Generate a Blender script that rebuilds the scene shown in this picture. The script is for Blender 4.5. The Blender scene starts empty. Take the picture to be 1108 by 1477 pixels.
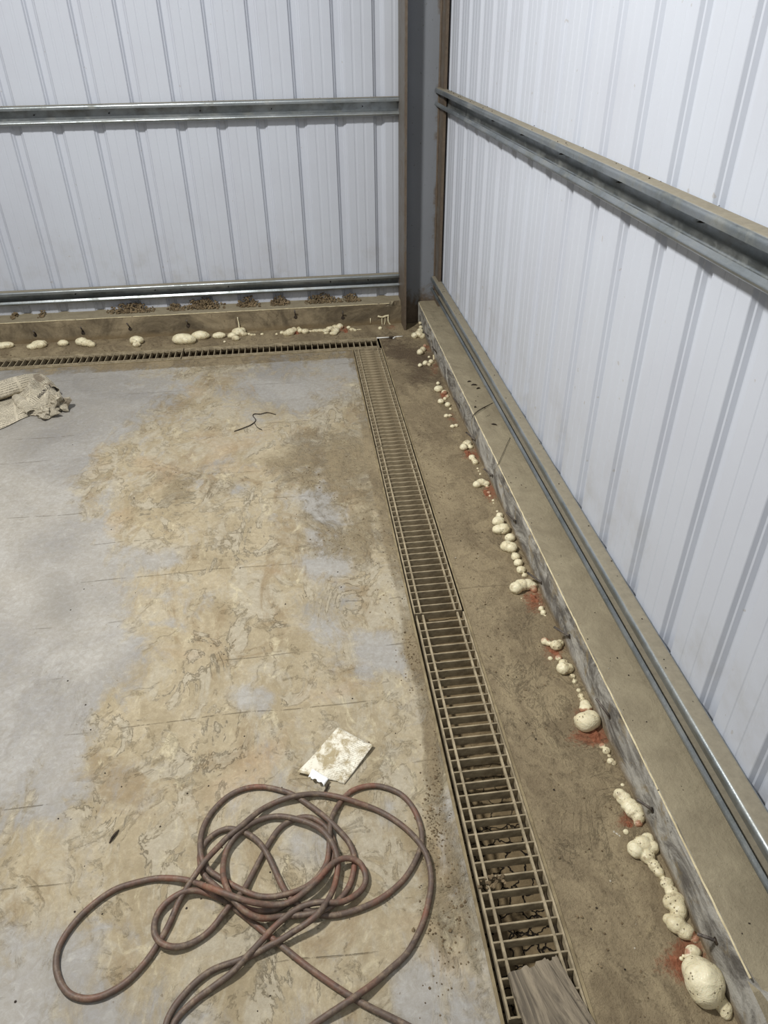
import bpy, bmesh, math, random
import numpy as np
from mathutils import Vector, noise, Matrix
random.seed(7)
C = bpy.context.scene.collection
PI = math.pi

# ------------------------------------------------------------------ camera
F, YAW, PITCH, ROLL, H = 1051.08, 0.111131, -0.599159, -0.0151821, 1.6
fw = Vector((math.sin(YAW)*math.cos(PITCH), math.cos(YAW)*math.cos(PITCH), math.sin(PITCH)))
rt = Vector((math.cos(YAW), -math.sin(YAW), 0)); up = rt.cross(fw)
c_, s_ = math.cos(ROLL), math.sin(ROLL)
R_ = c_*rt + s_*up; U_ = -s_*rt + c_*up
EYE = Vector((0, 0, H))
cam = bpy.data.cameras.new('camera'); co = bpy.data.objects.new('camera', cam); C.objects.link(co)
co.matrix_world = Matrix(((R_.x, U_.x, -fw.x, 0), (R_.y, U_.y, -fw.y, 0), (R_.z, U_.z, -fw.z, H), (0, 0, 0, 1)))
cam.sensor_fit = 'VERTICAL'; cam.sensor_height = 24; cam.lens = F/1477*24
cam.clip_start = .02
bpy.context.scene.camera = co

def ray(px, py):
    return R_*((px-554)/F) - U_*((py-738.5)/F) + fw
def onz(px, py, z=0.0):
    d = ray(px, py); return EYE + d*((z-H)/d.z)
def ony(px, py, y):
    d = ray(px, py); return EYE + d*(y/d.y)
def onx(px, py, x):
    d = ray(px, py); return EYE + d*(x/d.x)
def depth(p): return (p-EYE).dot(fw)
def proj(x, y, z):
    v = Vector((x, y, z))-EYE; d = v.dot(fw)
    if d < .05: return (-9999, 9999)
    return 554+F*v.dot(R_)/d, 738.5-F*v.dot(U_)/d

# room numbers
XW, YW = .845, 4.53          # wall sheet planes
KX, KY = .718, 4.385         # kerb faces
KHR, KHB = .142, .134        # kerb heights
TX0, TX1, TY0, TY1 = .281, .449, 4.003, 4.170   # trench

# ------------------------------------------------------------------ material helpers
class NT:
    def __init__(s, name):
        s.m = bpy.data.materials.new(name); s.m.use_nodes = True
        s.t = s.m.node_tree; s.n = s.t.nodes; s.b = s.n['Principled BSDF']
        s.tc = s.n.new('ShaderNodeTexCoord'); s.co = s.tc.outputs['Object']
    def L(s, a, b): s.t.links.new(a, b)
    def put(s, sock, v):
        if hasattr(v, 'is_linked') or hasattr(v, 'links'): s.L(v, sock)
        elif isinstance(v, (tuple, list)) and len(v) == 3 and sock.type == 'RGBA': sock.default_value = (*v, 1)
        else: sock.default_value = v
    def noise(s, scale, detail=4, rough=.55, dist=0, co=None, out='Fac', lac=2):
        n = s.n.new('ShaderNodeTexNoise'); n.inputs['Scale'].default_value = scale
        n.inputs['Detail'].default_value = detail; n.inputs['Roughness'].default_value = rough
        n.inputs['Distortion'].default_value = dist; n.inputs['Lacunarity'].default_value = lac
        s.L(co or s.co, n.inputs['Vector']); return n.outputs[out]
    def vor(s, scale, feat='F1', co=None, rnd=1, out='Distance'):
        n = s.n.new('ShaderNodeTexVoronoi'); n.feature = feat
        n.inputs['Scale'].default_value = scale; n.inputs['Randomness'].default_value = rnd
        s.L(co or s.co, n.inputs['Vector']); return n.outputs[out]
    def map(s, scale=(1, 1, 1), rot=(0, 0, 0), loc=(0, 0, 0), co=None):
        n = s.n.new('ShaderNodeMapping'); n.inputs['Scale'].default_value = scale
        n.inputs['Rotation'].default_value = rot; n.inputs['Location'].default_value = loc
        s.L(co or s.co, n.inputs['Vector']); return n.outputs[0]
    def step(s, v, a, b, o0=0, o1=1):
        n = s.n.new('ShaderNodeMapRange'); n.interpolation_type = 'SMOOTHSTEP'
        n.inputs['From Min'].default_value = a; n.inputs['From Max'].default_value = b
        n.inputs['To Min'].default_value = o0; n.inputs['To Max'].default_value = o1
        s.put(n.inputs['Value'], v); return n.outputs['Result']
    def mth(s, op, a, b=0.0, c=None):
        n = s.n.new('ShaderNodeMath'); n.operation = op; s.put(n.inputs[0], a); s.put(n.inputs[1], b)
        if c is not None: s.put(n.inputs[2], c)
        return n.outputs[0]
    def mix(s, f, a, b, mode='MIX'):
        n = s.n.new('ShaderNodeMix'); n.data_type = 'RGBA'; n.blend_type = mode
        s.put(n.inputs[0], f); s.put(n.inputs[6], a); s.put(n.inputs[7], b); return n.outputs[2]
    def attr(s, name):
        n = s.n.new('ShaderNodeAttribute'); n.attribute_name = name; return n.outputs['Fac']
    def sep(s, v):
        n = s.n.new('ShaderNodeSeparateXYZ'); s.L(v, n.inputs[0]); return n.outputs
    def nz(s):
        g = s.n.new('ShaderNodeNewGeometry'); return s.sep(g.outputs['Normal'])[2]
    def bump(s, h, dist=.01, strength=1, prev=None):
        n = s.n.new('ShaderNodeBump'); n.inputs['Distance'].default_value = dist
        n.inputs['Strength'].default_value = strength; s.L(h, n.inputs['Height'])
        if prev: s.L(prev, n.inputs['Normal'])
        return n.outputs[0]
    def fin(s, col=None, rough=None, metal=None, nrm=None, spec=None):
        if col is not None: s.put(s.b.inputs['Base Color'], col)
        if rough is not None: s.put(s.b.inputs['Roughness'], rough)
        if metal is not None: s.put(s.b.inputs['Metallic'], metal)
        if spec is not None: s.put(s.b.inputs['Specular IOR Level'], spec)
        if nrm is not None: s.L(nrm, s.b.inputs['Normal'])
        return s.m
def S(r, g, b):
    f = lambda c: ((c/255+.055)/1.055)**2.4 if c > 10 else c/255/12.92
    return (f(r), f(g), f(b))

DUST = S(150, 136, 108)
# ---- sheet steel cladding
def m_sheet():
    t = NT('white_sheet_steel')
    n1 = t.noise(2.2, 5, .6); n2 = t.noise(90, 2, .5)
    col = t.mix(t.step(n1, .35, .75), S(193, 198, 207), S(188, 192, 201))
    z = t.sep(t.co)[2]
    low = t.mth('MULTIPLY', t.step(z, .75, .2), t.step(t.noise(5, 6, .7), .45, .8))
    col = t.mix(t.mth('MULTIPLY', low, .5), col, S(150, 145, 132))
    sp = t.step(t.noise(34, 2, .5), .735, .76)
    col = t.mix(t.mth('MULTIPLY', sp, .35), col, S(150, 138, 118))
    return t.fin(col, t.step(n1, .3, .7, .36, .5), 0, t.bump(n2, .0006, .12), .45)
# ---- galvanised girt
def m_galv():
    t = NT('galvanised_steel')
    co = t.map((1, 1, 1))
    sp = t.sep(t.vor(75, out='Color'))[0]; n = t.noise(6, 5, .6)
    base = t.mix(t.step(n, .35, .7), S(164, 169, 170), S(120, 128, 130))
    base = t.mix(t.mth('MULTIPLY', sp, .22), base, S(176, 184, 190))
    nz = t.nz()
    d = t.mth('MULTIPLY', t.step(nz, .80, .99), t.step(t.noise(20, 6, .7), .12, .38))
    film = t.mth('MULTIPLY', t.step(t.noise(12, 6, .7), .42, .72), .38)
    d = t.mth('MAXIMUM', d, film)
    col = t.mix(d, base, t.mix(t.noise(60, 4, .7), S(112, 105, 90), S(154, 146, 126)))
    met = t.mth('SUBTRACT', .92, t.mth('MULTIPLY', d, .92))
    ro = t.mth('ADD', .34, t.mth('MULTIPLY', d, .5))
    return t.fin(col, ro, met, t.bump(t.noise(150, 4, .7), .0012, .3))
# ---- kerb concrete
def m_kerb(face_axis):
    t = NT('kerb_concrete_'+face_axis)
    nz = t.step(t.nz(), .5, .85)
    n = t.noise(9, 7, .65, .8); n2 = t.noise(45, 5, .7)
    st = t.noise(3, 7, .7, 1.2, co=t.map((1, 1, 1), (0, 0, 0)))
    top = t.mix(t.step(n, .2, .8), S(134, 124, 103), S(158, 148, 124))
    top = t.mix(t.step(t.noise(160, 3, .7), .55, .8, 0, .4), top, S(98, 86, 66))
    if face_axis == 'right':
        stre = t.noise(5, 8, .72, 1.5, co=t.map((1, 1, 2.2)))
        side = t.mix(t.step(stre, .38, .62), S(98, 94, 88), S(180, 177, 168))
        side = t.mix(t.step(t.noise(14, 6, .7, 1), .52, .68, 0, .75), side, S(140, 126, 98))
        side = t.mix(t.step(t.noise(30, 6, .7, 1), .62, .7, 0, .8), side, S(66, 60, 54))
    else:
        side = t.mix(t.step(st, .35, .68), S(92, 82, 66), S(150, 136, 110))
        side = t.mix(t.step(t.noise(16, 6, .7, 1), .55, .7, 0, .6), side, S(78, 68, 54))
    z = t.sep(t.co)[2]
    foot = t.mth('MULTIPLY', t.step(t.mth('ADD', z, t.mth('MULTIPLY', t.mth('SUBTRACT', n, .5), .05)), .045, .01), .85)
    side = t.mix(foot, side, S(122, 106, 80))
    col = t.mix(nz, side, top)
    return t.fin(col, .9, 0, t.bump(t.mth('ADD', n2, t.mth('MULTIPLY', n, 1.5)), .006, .6), .25)
def m_simple(name, c1, c2, scale=12, rough=.8, metal=0, bump=.002, dist=0, bs=None, lo=.35, hi=.68):
    t = NT(name); n = t.noise(scale, 6, .65, dist)
    return t.fin(t.mix(t.step(n, lo, hi), c1, c2), rough, metal, t.bump(t.noise(bs or scale*4, 5, .7), bump, .8), .3)
# ---- floor
def m_floor():
    t = NT('dirty_concrete_floor')
    tan, dirt, red, dark = t.attr('tan'), t.attr('dirt'), t.attr('red'), t.attr('dark')
    nA = t.noise(2.4, 10, .62, .9)                 # patches
    nB = t.noise(6.0, 10, .66, 1.6, co=t.map((1.3, .8, 1), (0, 0, -.5), (3, 1, 0)))
    nC = t.noise(24, 8, .7, .8, co=t.map((1, 1, 1), loc=(5, 5, 0)))
    nD = t.noise(140, 4, .7)
    nE = t.noise(1.3, 5, .6, .8)
    wv = t.n.new('ShaderNodeMix'); wv.data_type = 'VECTOR'; wv.inputs[0].default_value = .30
    t.L(t.co, wv.inputs[4]); t.L(t.noise(2.6, 4, .55, out='Color'), wv.inputs[5])
    nS = t.noise(11, 8, .68, .6, co=t.map((1, .32, 1), (0, 0, .8), (9, 0, 0), co=wv.outputs[1]))   # trowelled smears
    nR = t.noise(3.6, 7, .62, 1.2, co=t.map((1, 1, 1), loc=(4, 9, 0), co=wv.outputs[1]))
    con = t.mix(t.step(nE, .35, .65), S(142, 140, 137), S(168, 164, 156))
    con = t.mix(t.step(nC, .35, .75, 0, .6), con, S(152, 148, 138))
    con = t.mix(t.mth('MULTIPLY', t.step(nR, .45, .6), .35), con, S(178, 176, 171))
    con = t.mix(t.mth('MULTIPLY', dark, .6), con, S(100, 98, 94))
    ft = t.mth('ADD', t.mth('ADD', t.mth('MULTIPLY', nA, .75), t.mth('MULTIPLY', nB, .75)), t.mth('MULTIPLY', nS, .68))
    ft = t.mth('ADD', ft, t.mth('MULTIPLY', tan, .52))      # mean 1.02 + tan
    f1 = t.step(ft, 1.15, 1.43)
    tancol = t.mix(t.step(nS, .34, .66), S(182, 168, 138), S(154, 139, 108))
    tancol = t.mix(t.step(nB, .46, .62, 0, .85), tancol, S(178, 169, 148))
    tancol = t.mix(t.step(t.noise(4.4, 8, .68, 1.4, co=t.map((1, .6, 1), (0, 0, .3), (8, 3, 0))), .52, .66, 0, .8), tancol, S(142, 122, 88))
    tancol = t.mix(t.step(t.noise(15, 7, .7, 1.2, co=t.map((1, .5, 1), (0, 0, 1.9))), .56, .70, 0, .75), tancol, S(208, 196, 162))
    tancol = t.mix(t.step(t.noise(2.1, 4, .5, .5, co=t.map((1, 1, 1), loc=(2, 7, 0))), .56, .72, 0, .5), tancol, S(176, 146, 110))
    col = t.mix(t.mth('MULTIPLY', f1, .88), con, tancol)
    # ridges of smears : thin brown lines following the noise contours, broken up
    rid = t.mth('ABSOLUTE', t.mth('SUBTRACT', nR, .5))
    rl = t.mth('MULTIPLY', t.step(rid, .022, .0), t.step(nC, .46, .58))
    rid2 = t.mth('ABSOLUTE', t.mth('SUBTRACT', nB, .53))
    rl2 = t.mth('MULTIPLY', t.step(rid2, .016, .0), t.step(nA, .48, .6))
    rr = t.mth('MULTIPLY', t.mth('MAXIMUM', rl, rl2), t.mth('ADD', .08, t.mth('MULTIPLY', f1, .42)))
    col = t.mix(t.mth('MULTIPLY', rr, .45), col, S(128, 110, 80))
    nF = t.noise(60, 9, .82, .6)
    fine = t.step(nF, .38, .64)
    col = t.mix(t.mth('MULTIPLY', t.mth('SUBTRACT', 1, fine), .30), col, S(112, 100, 78))
    col = t.mix(t.mth('MULTIPLY', t.step(nF, .56, .70), .30), col, S(196, 188, 166))
    # heavy brown dirt
    fd = t.mth('ADD', t.mth('ADD', t.mth('MULTIPLY', nS, .55), t.mth('MULTIPLY', nB, .55)), t.mth('MULTIPLY', nC, .5))
    fd = t.mth('ADD', fd, dirt)                    # ~ .8 mean + dirt
    f2 = t.step(fd, 1.16, 1.50)
    dc = t.mix(t.step(nS, .35, .65), S(126, 112, 88), S(156, 141, 112))
    dc = t.mix(t.step(nF, .50, .30, 0, .75), dc, S(86, 74, 56))
    dc = t.mix(t.step(nD, .5, .8, 0, .5), dc, S(92, 78, 56))
    dc = t.mix(t.step(nC, .58, .72, 0, .55), dc, S(168, 152, 118))
    col = t.mix(f2, col, dc)
    # dark moist dirt
    f3 = t.mth('MULTIPLY', t.step(t.mth('ADD', t.attr('soil'), t.mth('MULTIPLY', t.mth('SUBTRACT', nC, .5), 1.2)), .35, .8), .8)
    col = t.mix(f3, col, t.mix(nD, S(66, 54, 42), S(112, 94, 74)))
    # brick dust
    fr = t.step(t.mth('ADD', red, t.mth('ADD', t.mth('MULTIPLY', t.mth('SUBTRACT', nC, .5), 1.3), t.mth('MULTIPLY', t.mth('SUBTRACT', nD, .5), .9))), .42, .95)
    col = t.mix(t.mth('MULTIPLY', fr, .8), col, t.mix(nD, S(112, 66, 44), S(150, 94, 68)))
    # formwork lines across the slab
    y = t.sep(t.mth('ADD', 0, 0) if False else t.co)
    yy = t.mth('ADD', t.mth('MULTIPLY', y[1], 4.55), t.mth('MULTIPLY', t.noise(1.6, 2, .5), .35))
    fr_ = t.mth('ABSOLUTE', t.mth('SUBTRACT', t.mth('FRACT', yy), .5))
    ln = t.mth('MULTIPLY', t.step(fr_, .011, .002), t.step(t.noise(2.6, 3, .5, co=t.map((1, 2.5, 1), loc=(1, 4, 0))), .5, .58))
    ln = t.mth('MULTIPLY', t.mth('MULTIPLY', ln, t.step(nC, .42, .55)), .42)
    col = t.mix(ln, col, S(108, 92, 66))
    # little pits and specks
    spk = t.step(t.noise(75, 2, .5), .70, .76, 0, .5)
    col = t.mix(spk, col, S(96, 82, 60))
    h = t.mth('ADD', t.mth('MULTIPLY', t.mth('MULTIPLY', f1, nC), .6), t.mth('MULTIPLY', f2, t.mth('ADD', .35, t.mth('MULTIPLY', nD, .8))))
    h = t.mth('ADD', h, t.mth('MULTIPLY', rr, .5)); h = t.mth('SUBTRACT', h, t.mth('MULTIPLY', ln, 1.2))
    h = t.mth('ADD', h, t.mth('MULTIPLY', t.mth('MULTIPLY', t.mth('ADD', f3, t.mth('MULTIPLY', f2, .45)), t.noise(60, 6, .75)), 1.3))
    ro = t.mth('ADD', .62, t.mth('MULTIPLY', t.mth('MAXIMUM', f1, f2), .28))
    return t.fin(col, ro, 0, t.bump(h, .0075, .85), .3)
# ---- foam
def m_foam():
    t = NT('cured_expanding_foam')
    n = t.noise(22, 4, .6); n2 = t.noise(70, 4, .65)
    col = t.mix(t.step(n, .35, .7), S(230, 221, 188), S(210, 198, 162))
    pit = t.step(t.vor(120), .25, .15); pm = t.step(t.noise(26, 3, .5), .47, .55)
    col = t.mix(t.mth('MULTIPLY', t.mth('MULTIPLY', pit, pm), .8), col, S(96, 78, 52))
    grime = t.mth('MULTIPLY', t.step(t.noise(48, 7, .8), .50, .66), t.attr('grime'))
    col = t.mix(t.mth('MINIMUM', grime, .85), col, S(128, 108, 80))
    rd = t.step(t.mth('ADD', t.attr('red'), t.mth('MULTIPLY', t.mth('SUBTRACT', n2, .5), 1.6)), .5, .9)
    col = t.mix(t.mth('MULTIPLY', rd, .85), col, t.mix(t.noise(90, 4, .7), S(128, 66, 42), S(186, 128, 98)))
    hh = t.mth('SUBTRACT', t.mth('ADD', t.noise(30, 5, .6, 1), t.mth('MULTIPLY', n2, .3)), t.mth('MULTIPLY', t.mth('MULTIPLY', pit, pm), .3))
    m = t.fin(col, .40, 0, t.bump(hh, .0065, .8), .5)
    t.b.inputs['Subsurface Weight'].default_value = .12; t.b.inputs['Subsurface Radius'].default_value = (.01, .007, .004)
    t.b.inputs['Subsurface Scale'].default_value = .5
    return m
def m_hose():
    t = NT('grimy_rubber_hose')
    n = t.noise(7, 6, .7); n2 = t.noise(55, 6, .75)
    col = t.mix(t.step(n, .46, .68), S(92, 78, 68), S(124, 84, 66))
    col = t.mix(t.step(n2, .46, .70, 0, .7), col, S(138, 120, 98))
    col = t.mix(t.step(t.noise(30, 5, .7, 1, co=t.map((1, 1, 1), loc=(3, 2, 1))), .55, .72, 0, .75), col, S(62, 50, 46))
    return t.fin(col, .55, 0, t.bump(n2, .0015, .5), .4)
def m_col(name, paint):
    t = NT(name); n = t.noise(14, 7, .7, .6); z = t.sep(t.co)[2]
    base = t.mix(t.noise(3, 4, .6), paint, tuple(c*.82 for c in paint))
    ed = t.attr('rust')
    rz = t.step(t.mth('ADD', ed, t.mth('MULTIPLY', t.mth('SUBTRACT', n, .5), 1.5)), .45, .9)
    base = t.mix(rz, base, t.mix(t.noise(40, 5, .7), S(72, 62, 52), S(122, 108, 92)))
    sp = t.step(t.noise(48, 4, .6), .66, .74, 0, .7)
    base = t.mix(sp, base, S(66, 60, 54))
    return t.fin(base, .6, .1, t.bump(t.noise(60, 5, .7), .0015, .5), .4)
def m_paper_print(name, pale, ink, lines, hollow_shade):
    t = NT(name); x = t.sep(t.co)
    uv = t.tc.outputs['UV']; u = t.sep(uv)
    row = t.mth('ABSOLUTE', t.mth('SUBTRACT', t.mth('FRACT', t.mth('MULTIPLY', u[1], lines)), .5))
    words = t.step(t.noise(lines*2.2, 2, .5, co=t.map((1, .35, 1), co=uv)), .40, .5)
    gut = t.step(t.mth('ABSOLUTE', t.mth('SUBTRACT', t.mth('FRACT', t.mth('MULTIPLY', u[0], 5.0)), .5)), .47, .43)
    tx = t.mth('MULTIPLY', t.mth('MULTIPLY', t.step(row, .30, .18), words), gut)
    col = t.mix(t.step(t.noise(9, 6, .7), .4, .7), pale, tuple(c*.72 for c in pale))
    col = t.mix(t.mth('MULTIPLY', tx, .6), col, ink)
    b = t.step(t.noise(hollow_shade, 5, .6, .6), .60, .66, 0, .75)  # dark patches painted in for the shaded hollows of the crumpled sheet
    col = t.mix(b, col, t.mix(t.noise(12, 2, .5), S(70, 62, 60), S(130, 116, 92)))
    return t.fin(col, .85, 0, None, .2)

M = {}
M['sheet'] = m_sheet(); M['galv'] = m_galv(); M['floor'] = m_floor()
M['kerbR'] = m_kerb('right'); M['kerbB'] = m_kerb('back')
M['foam'] = m_foam(); M['hose'] = m_hose()
M['web'] = m_col('column_grey_paint', S(134, 138, 144)); M['flange'] = m_col('column_flange_paint', S(118, 114, 108))
M['grate'] = m_simple('dusty_grate_steel', S(130, 118, 95), S(172, 158, 130), 22, .75, 0, .002)
M['trench'] = m_simple('trench_concrete', S(60, 50, 38), S(104, 90, 68), 18, .95, 0, .004)
M['angle'] = m_simple('dusty_edge_steel', S(116, 103, 78), S(146, 132, 102), 16, .8)
M['cream'] = m_simple('cream_edge_bead', S(196, 182, 146), S(226, 214, 178), 40, .8)
M['clod'] = m_simple('dry_soil', S(92, 78, 58), S(140, 122, 94), 30, .95, 0, .004)
M['brick'] = m_simple('brick_dust', S(118, 72, 50), S(154, 102, 76), 60, .95, 0, .003)
M['dark'] = m_simple('dark_debris', S(34, 28, 24), S(70, 60, 48), 60, .8)
M['pin'] = m_simple('dull_steel_pin', S(78, 72, 68), S(120, 112, 104), 60, .5, .5)
M['white'] = m_simple('white_plastic', S(226, 224, 216), S(240, 238, 232), 30, .5)
M['whitepaper'] = m_simple('clean_white_paper', S(236, 236, 232), S(244, 244, 242), 30, .7)
M['screw'] = m_simple('screw_steel', S(40, 38, 36), S(78, 74, 68), 60, .5, .6)
M['pebble'] = m_simple('small_pebble', S(150, 140, 120), S(196, 190, 176), 60, .8)
M['ink'] = m_simple('newsprint_ink', S(34, 30, 30), S(56, 50, 48), 60, .8)
M['news'] = m_paper_print('newsprint', S(190, 181, 160), S(60, 56, 50), 70, 7)
def m_card():
    t = NT('stained_card')
    n = t.noise(26, 8, .75, .5); n2 = t.noise(80, 5, .7)
    col = t.mix(t.step(n, .42, .62), S(228, 223, 206), S(166, 152, 120))
    col = t.mix(t.step(n2, .55, .66, 0, .6), col, S(140, 126, 98))
    uv = t.tc.outputs['UV']; u = t.sep(uv)
    row = t.mth('ABSOLUTE', t.mth('SUBTRACT', t.mth('FRACT', t.mth('MULTIPLY', u[1], 26)), .5))
    tx = t.mth('MULTIPLY', t.step(row, .32, .2), t.step(t.noise(40, 2, .5, co=t.map((1, .4, 1), co=uv)), .45, .52))
    tx = t.mth('MULTIPLY', tx, t.step(u[0], .45, .6))
    return t.fin(t.mix(t.mth('MULTIPLY', tx, .35), col, S(96, 92, 80)), .8, 0, t.bump(n2, .001, .4), .3)
M['card'] = m_card()
def m_wood():
    t = NT('weathered_board')
    g = t.noise(4, 8, .7, .8, co=t.map((1, .12, 1), co=t.tc.outputs['UV']))
    g2 = t.noise(40, 6, .7, .3, co=t.map((1, .06, 1), co=t.tc.outputs['UV']))
    col = t.mix(t.step(g, .36, .64), S(92, 84, 72), S(146, 134, 114))
    col = t.mix(t.step(g2, .5, .72, 0, .6), col, S(64, 56, 48))
    col = t.mix(t.step(t.noise(22, 5, .7), .62, .72, 0, .7), col, S(52, 46, 40))
    return t.fin(col, .85, 0, t.bump(t.mth('ADD', g, t.mth('MULTIPLY', g2, .4)), .002, .35), .3)
M['wood'] = m_wood()
def m_mud():
    t = NT('dried_cracked_mud')
    w = t.n.new('ShaderNodeMix'); w.data_type = 'VECTOR'; w.inputs[0].default_value = .06
    t.L(t.co, w.inputs[4]); t.L(t.noise(12, 4, .6, out='Color'), w.inputs[5])
    e = t.vor(26, 'DISTANCE_TO_EDGE', co=w.outputs[1])
    e2 = t.step(e, .05, .012); n = t.noise(90, 5, .7)
    cr = t.mth('MULTIPLY', e2, t.attr('crack'))
    col = t.mix(n, S(90, 77, 57), S(136, 119, 90))
    col = t.mix(cr, col, S(26, 20, 14))
    h = t.mth('SUBTRACT', t.mth('MULTIPLY', n, .35), cr)
    return t.fin(col, .95, 0, t.bump(h, .008, .9), .2)
M['mud'] = m_mud()

# ------------------------------------------------------------------ object helpers
def link(name, verts, faces, mat, parent=None, smooth=False):
    me = bpy.data.meshes.new(name); me.from_pydata([tuple(v) for v in verts], [], faces); me.validate(); me.update()
    o = bpy.data.objects.new(name, me); C.objects.link(o)
    if mat is not None: me.materials.append(M[mat] if isinstance(mat, str) else mat)
    if smooth: me.polygons.foreach_set('use_smooth', [True]*len(me.polygons))
    if parent is not None: o.parent = parent
    return o
def tag(o, label=None, cat=None, group=None, kind=None):
    if label: o['label'] = label
    if cat: o['category'] = cat
    if group: o['group'] = group
    if kind: o['kind'] = kind
    return o
def empty(name, loc=(0, 0, 0)):
    o = bpy.data.objects.new(name, None); o.empty_display_size = .05; C.objects.link(o); o.location = loc; return o
def box(x0, x1, y0, y1, z0, z1):
    v = [(x, y, z) for z in (z0, z1) for y in (y0, y1) for x in (x0, x1)]
    f = [(0, 2, 3, 1), (4, 5, 7, 6), (0, 1, 5, 4), (2, 6, 7, 3), (0, 4, 6, 2), (1, 3, 7, 5)]
    return v, f
def merge(parts):
    V, Fc = [], []
    for v, f in parts:
        o = len(V); V += list(v); Fc += [tuple(i+o for i in q) for q in f]
    return V, Fc
def tube(pts, r, n=10, cap=True):
    pts = [Vector(p) for p in pts]; V, Fc = [], []
    m = len(pts); rr = r if isinstance(r, (list, tuple)) else [r]*m
    t0 = (pts[1]-pts[0]).normalized(); ref = Vector((0, 0, 1)) if abs(t0.z) < .9 else Vector((1, 0, 0))
    nrm = t0.cross(ref).normalized()
    for i, p in enumerate(pts):
        t = (pts[min(i+1, m-1)]-pts[max(i-1, 0)]).normalized()
        nrm = (nrm-t*nrm.dot(t)).normalized(); b = t.cross(nrm)
        for k in range(n):
            a = 2*PI*k/n; V.append(p+(nrm*math.cos(a)+b*math.sin(a))*rr[i])
    for i in range(m-1):
        for k in range(n):
            k2 = (k+1) % n; Fc.append((i*n+k, i*n+k2, (i+1)*n+k2, (i+1)*n+k))
    if cap:
        Fc.append(tuple(range(n-1, -1, -1))); Fc.append(tuple((m-1)*n+k for k in range(n)))
    return V, Fc
def spline(P, per=8):
    P = [Vector(p) for p in P]; out = []
    Q = [P[0]*2-P[1]]+P+[P[-1]*2-P[-2]]
    for i in range(1, len(Q)-2):
        a, b, c, d = Q[i-1], Q[i], Q[i+1], Q[i+2]
        for k in range(per):
            t = k/per
            out.append(.5*((2*b)+(c-a)*t+(2*a-5*b+4*c-d)*t*t+(-a+3*b-3*c+d)*t**3))
    out.append(P[-1]); return out
def lump(c, r, seed, squash=1, sub=2, amp=.3, fr=2.0):
    """irregular pebble-like solid"""
    bm = bmesh.new(); bmesh.ops.create_icosphere(bm, subdivisions=sub, radius=1)
    off = Vector((seed*3.1, seed*1.7, seed*.9)); V = []
    for v in bm.verts:
        k = 1+amp*noise.noise(v.co*fr+off); q = v.co*k
        V.append(Vector(c)+Vector((q.x*r, q.y*r, q.z*r*squash)))
    Fc = [tuple(v.index for v in f.verts) for f in bm.faces]; bm.free(); return V, Fc
def setattr_f(o, name, vals):
    a = o.data.attributes.new(name, 'FLOAT', 'POINT'); a.data.foreach_set('value', [float(x) for x in vals])

# ------------------------------------------------------------------ stains and some painted light falloff laid on the slab (world positions)
def sm(x): x = max(0., min(1., x)); return x*x*(3-2*x)
# (px, py, rx, ry, amount) centres picked on the slab, converted to slab patches
TAN = [(330, 760, 230, 170, .62), (430, 660, 150, 90, .55), (250, 650, 130, 60, .45), (330, 930, 210, 160, .58), (480, 840, 90, 90, .35), (240, 860, 70, 60, .35),
       (350, 1250, 330, 200, .62), (480, 1380, 260, 140, .7), (150, 1180, 90, 90, .22), (60, 1240, 40, 70, .25), (140, 655, 60, 25, .35), (25, 715, 30, 14, .35),
       (500, 1050, 160, 90, .5), (190, 790, 50, 90, .3), (570, 700, 60, 200, .5), (90, 770, 14, 10, .5), (140, 970, 22, 40, .4),
       (350, 560, 220, 40, .5), (250, 1050, 140, 70, .55), (600, 1100, 60, 200, .6), (180, 1400, 80, 60, .2), (50, 1300, 130, 150, .38), (160, 1080, 50, 200, .3), (60, 1080, 60, 60, .15)]
DIRT = [(455, 665, 95, 75, .62), (560, 700, 60, 110, .35), (250, 720, 55, 35, .4), (180, 650, 70, 28, .3), (350, 520, 230, 24, .45), (120, 525, 140, 18, .3),
        (600, 940, 30, 60, .6), (625, 1100, 26, 120, .55), (520, 800, 70, 60, .3), (460, 780, 60, 50, .3), (640, 1330, 50, 140, .5), (330, 880, 70, 30, .2), (420, 980, 60, 30, .25),
        (280, 690, 90, 20, .3), (60, 1240, 24, 50, .25), (95, 1430, 60, 24, .3)]
TANM = [(100, 900, 90, 130, -.55), (60, 1000, 80, 110, -.4), (90, 590, 100, 60, -.5), (470, 880, 45, 60, -.3), (30, 800, 70, 150, -.45), (230, 805, 55, 22, -.45), (330, 700, 60, 18, -.35),
        (430, 565, 80, 26, -.5), (455, 735, 30, 40, -.3), (550, 945, 40, 28, -.5), (360, 1010, 50, 26, -.45), (110, 1150, 80, 90, -.25), (480, 815, 60, 25, -.35), (50, 1380, 60, 60, -.2),
        (560, 1170, 30, 30, -.3), (590, 1420, 40, 60, -.45), (100, 650, 50, 22, -.3), (200, 570, 80, 26, -.25), (450, 1235, 50, 30, -.3), (110, 1385, 40, 40, -.3)]
DARK = [(85, 870, 35, 42, .8), (20, 560, 110, 60, .4), (470, 875, 50, 22, .5), (30, 640, 70, 40, .25), (470, 860, 70, 60, .2)]  # dark grey patches; those around the newspaper paint in the light falloff
RED = [(430, 481, 12, 5, .8), (499, 478, 16, 7, 1), (560, 475, 14, 7, .8), (616, 500, 8, 10, .8), (627, 533, 11, 14, .75), (640, 571, 13, 14, .8), (656, 606, 13, 13, .7), (676, 656, 16, 18, .95),
       (702, 712, 15, 18, .95), (768, 866, 22, 24, .95), (803, 945, 24, 24, .8), (852, 1064, 42, 20, 1.15), (845, 1027, 20, 12, .7), (912, 1192, 30, 22, .9), (982, 1390, 42, 40, 1.0), (1003, 1365, 24, 24, .7), (40, 494, 40, 12, .3)]
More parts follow.
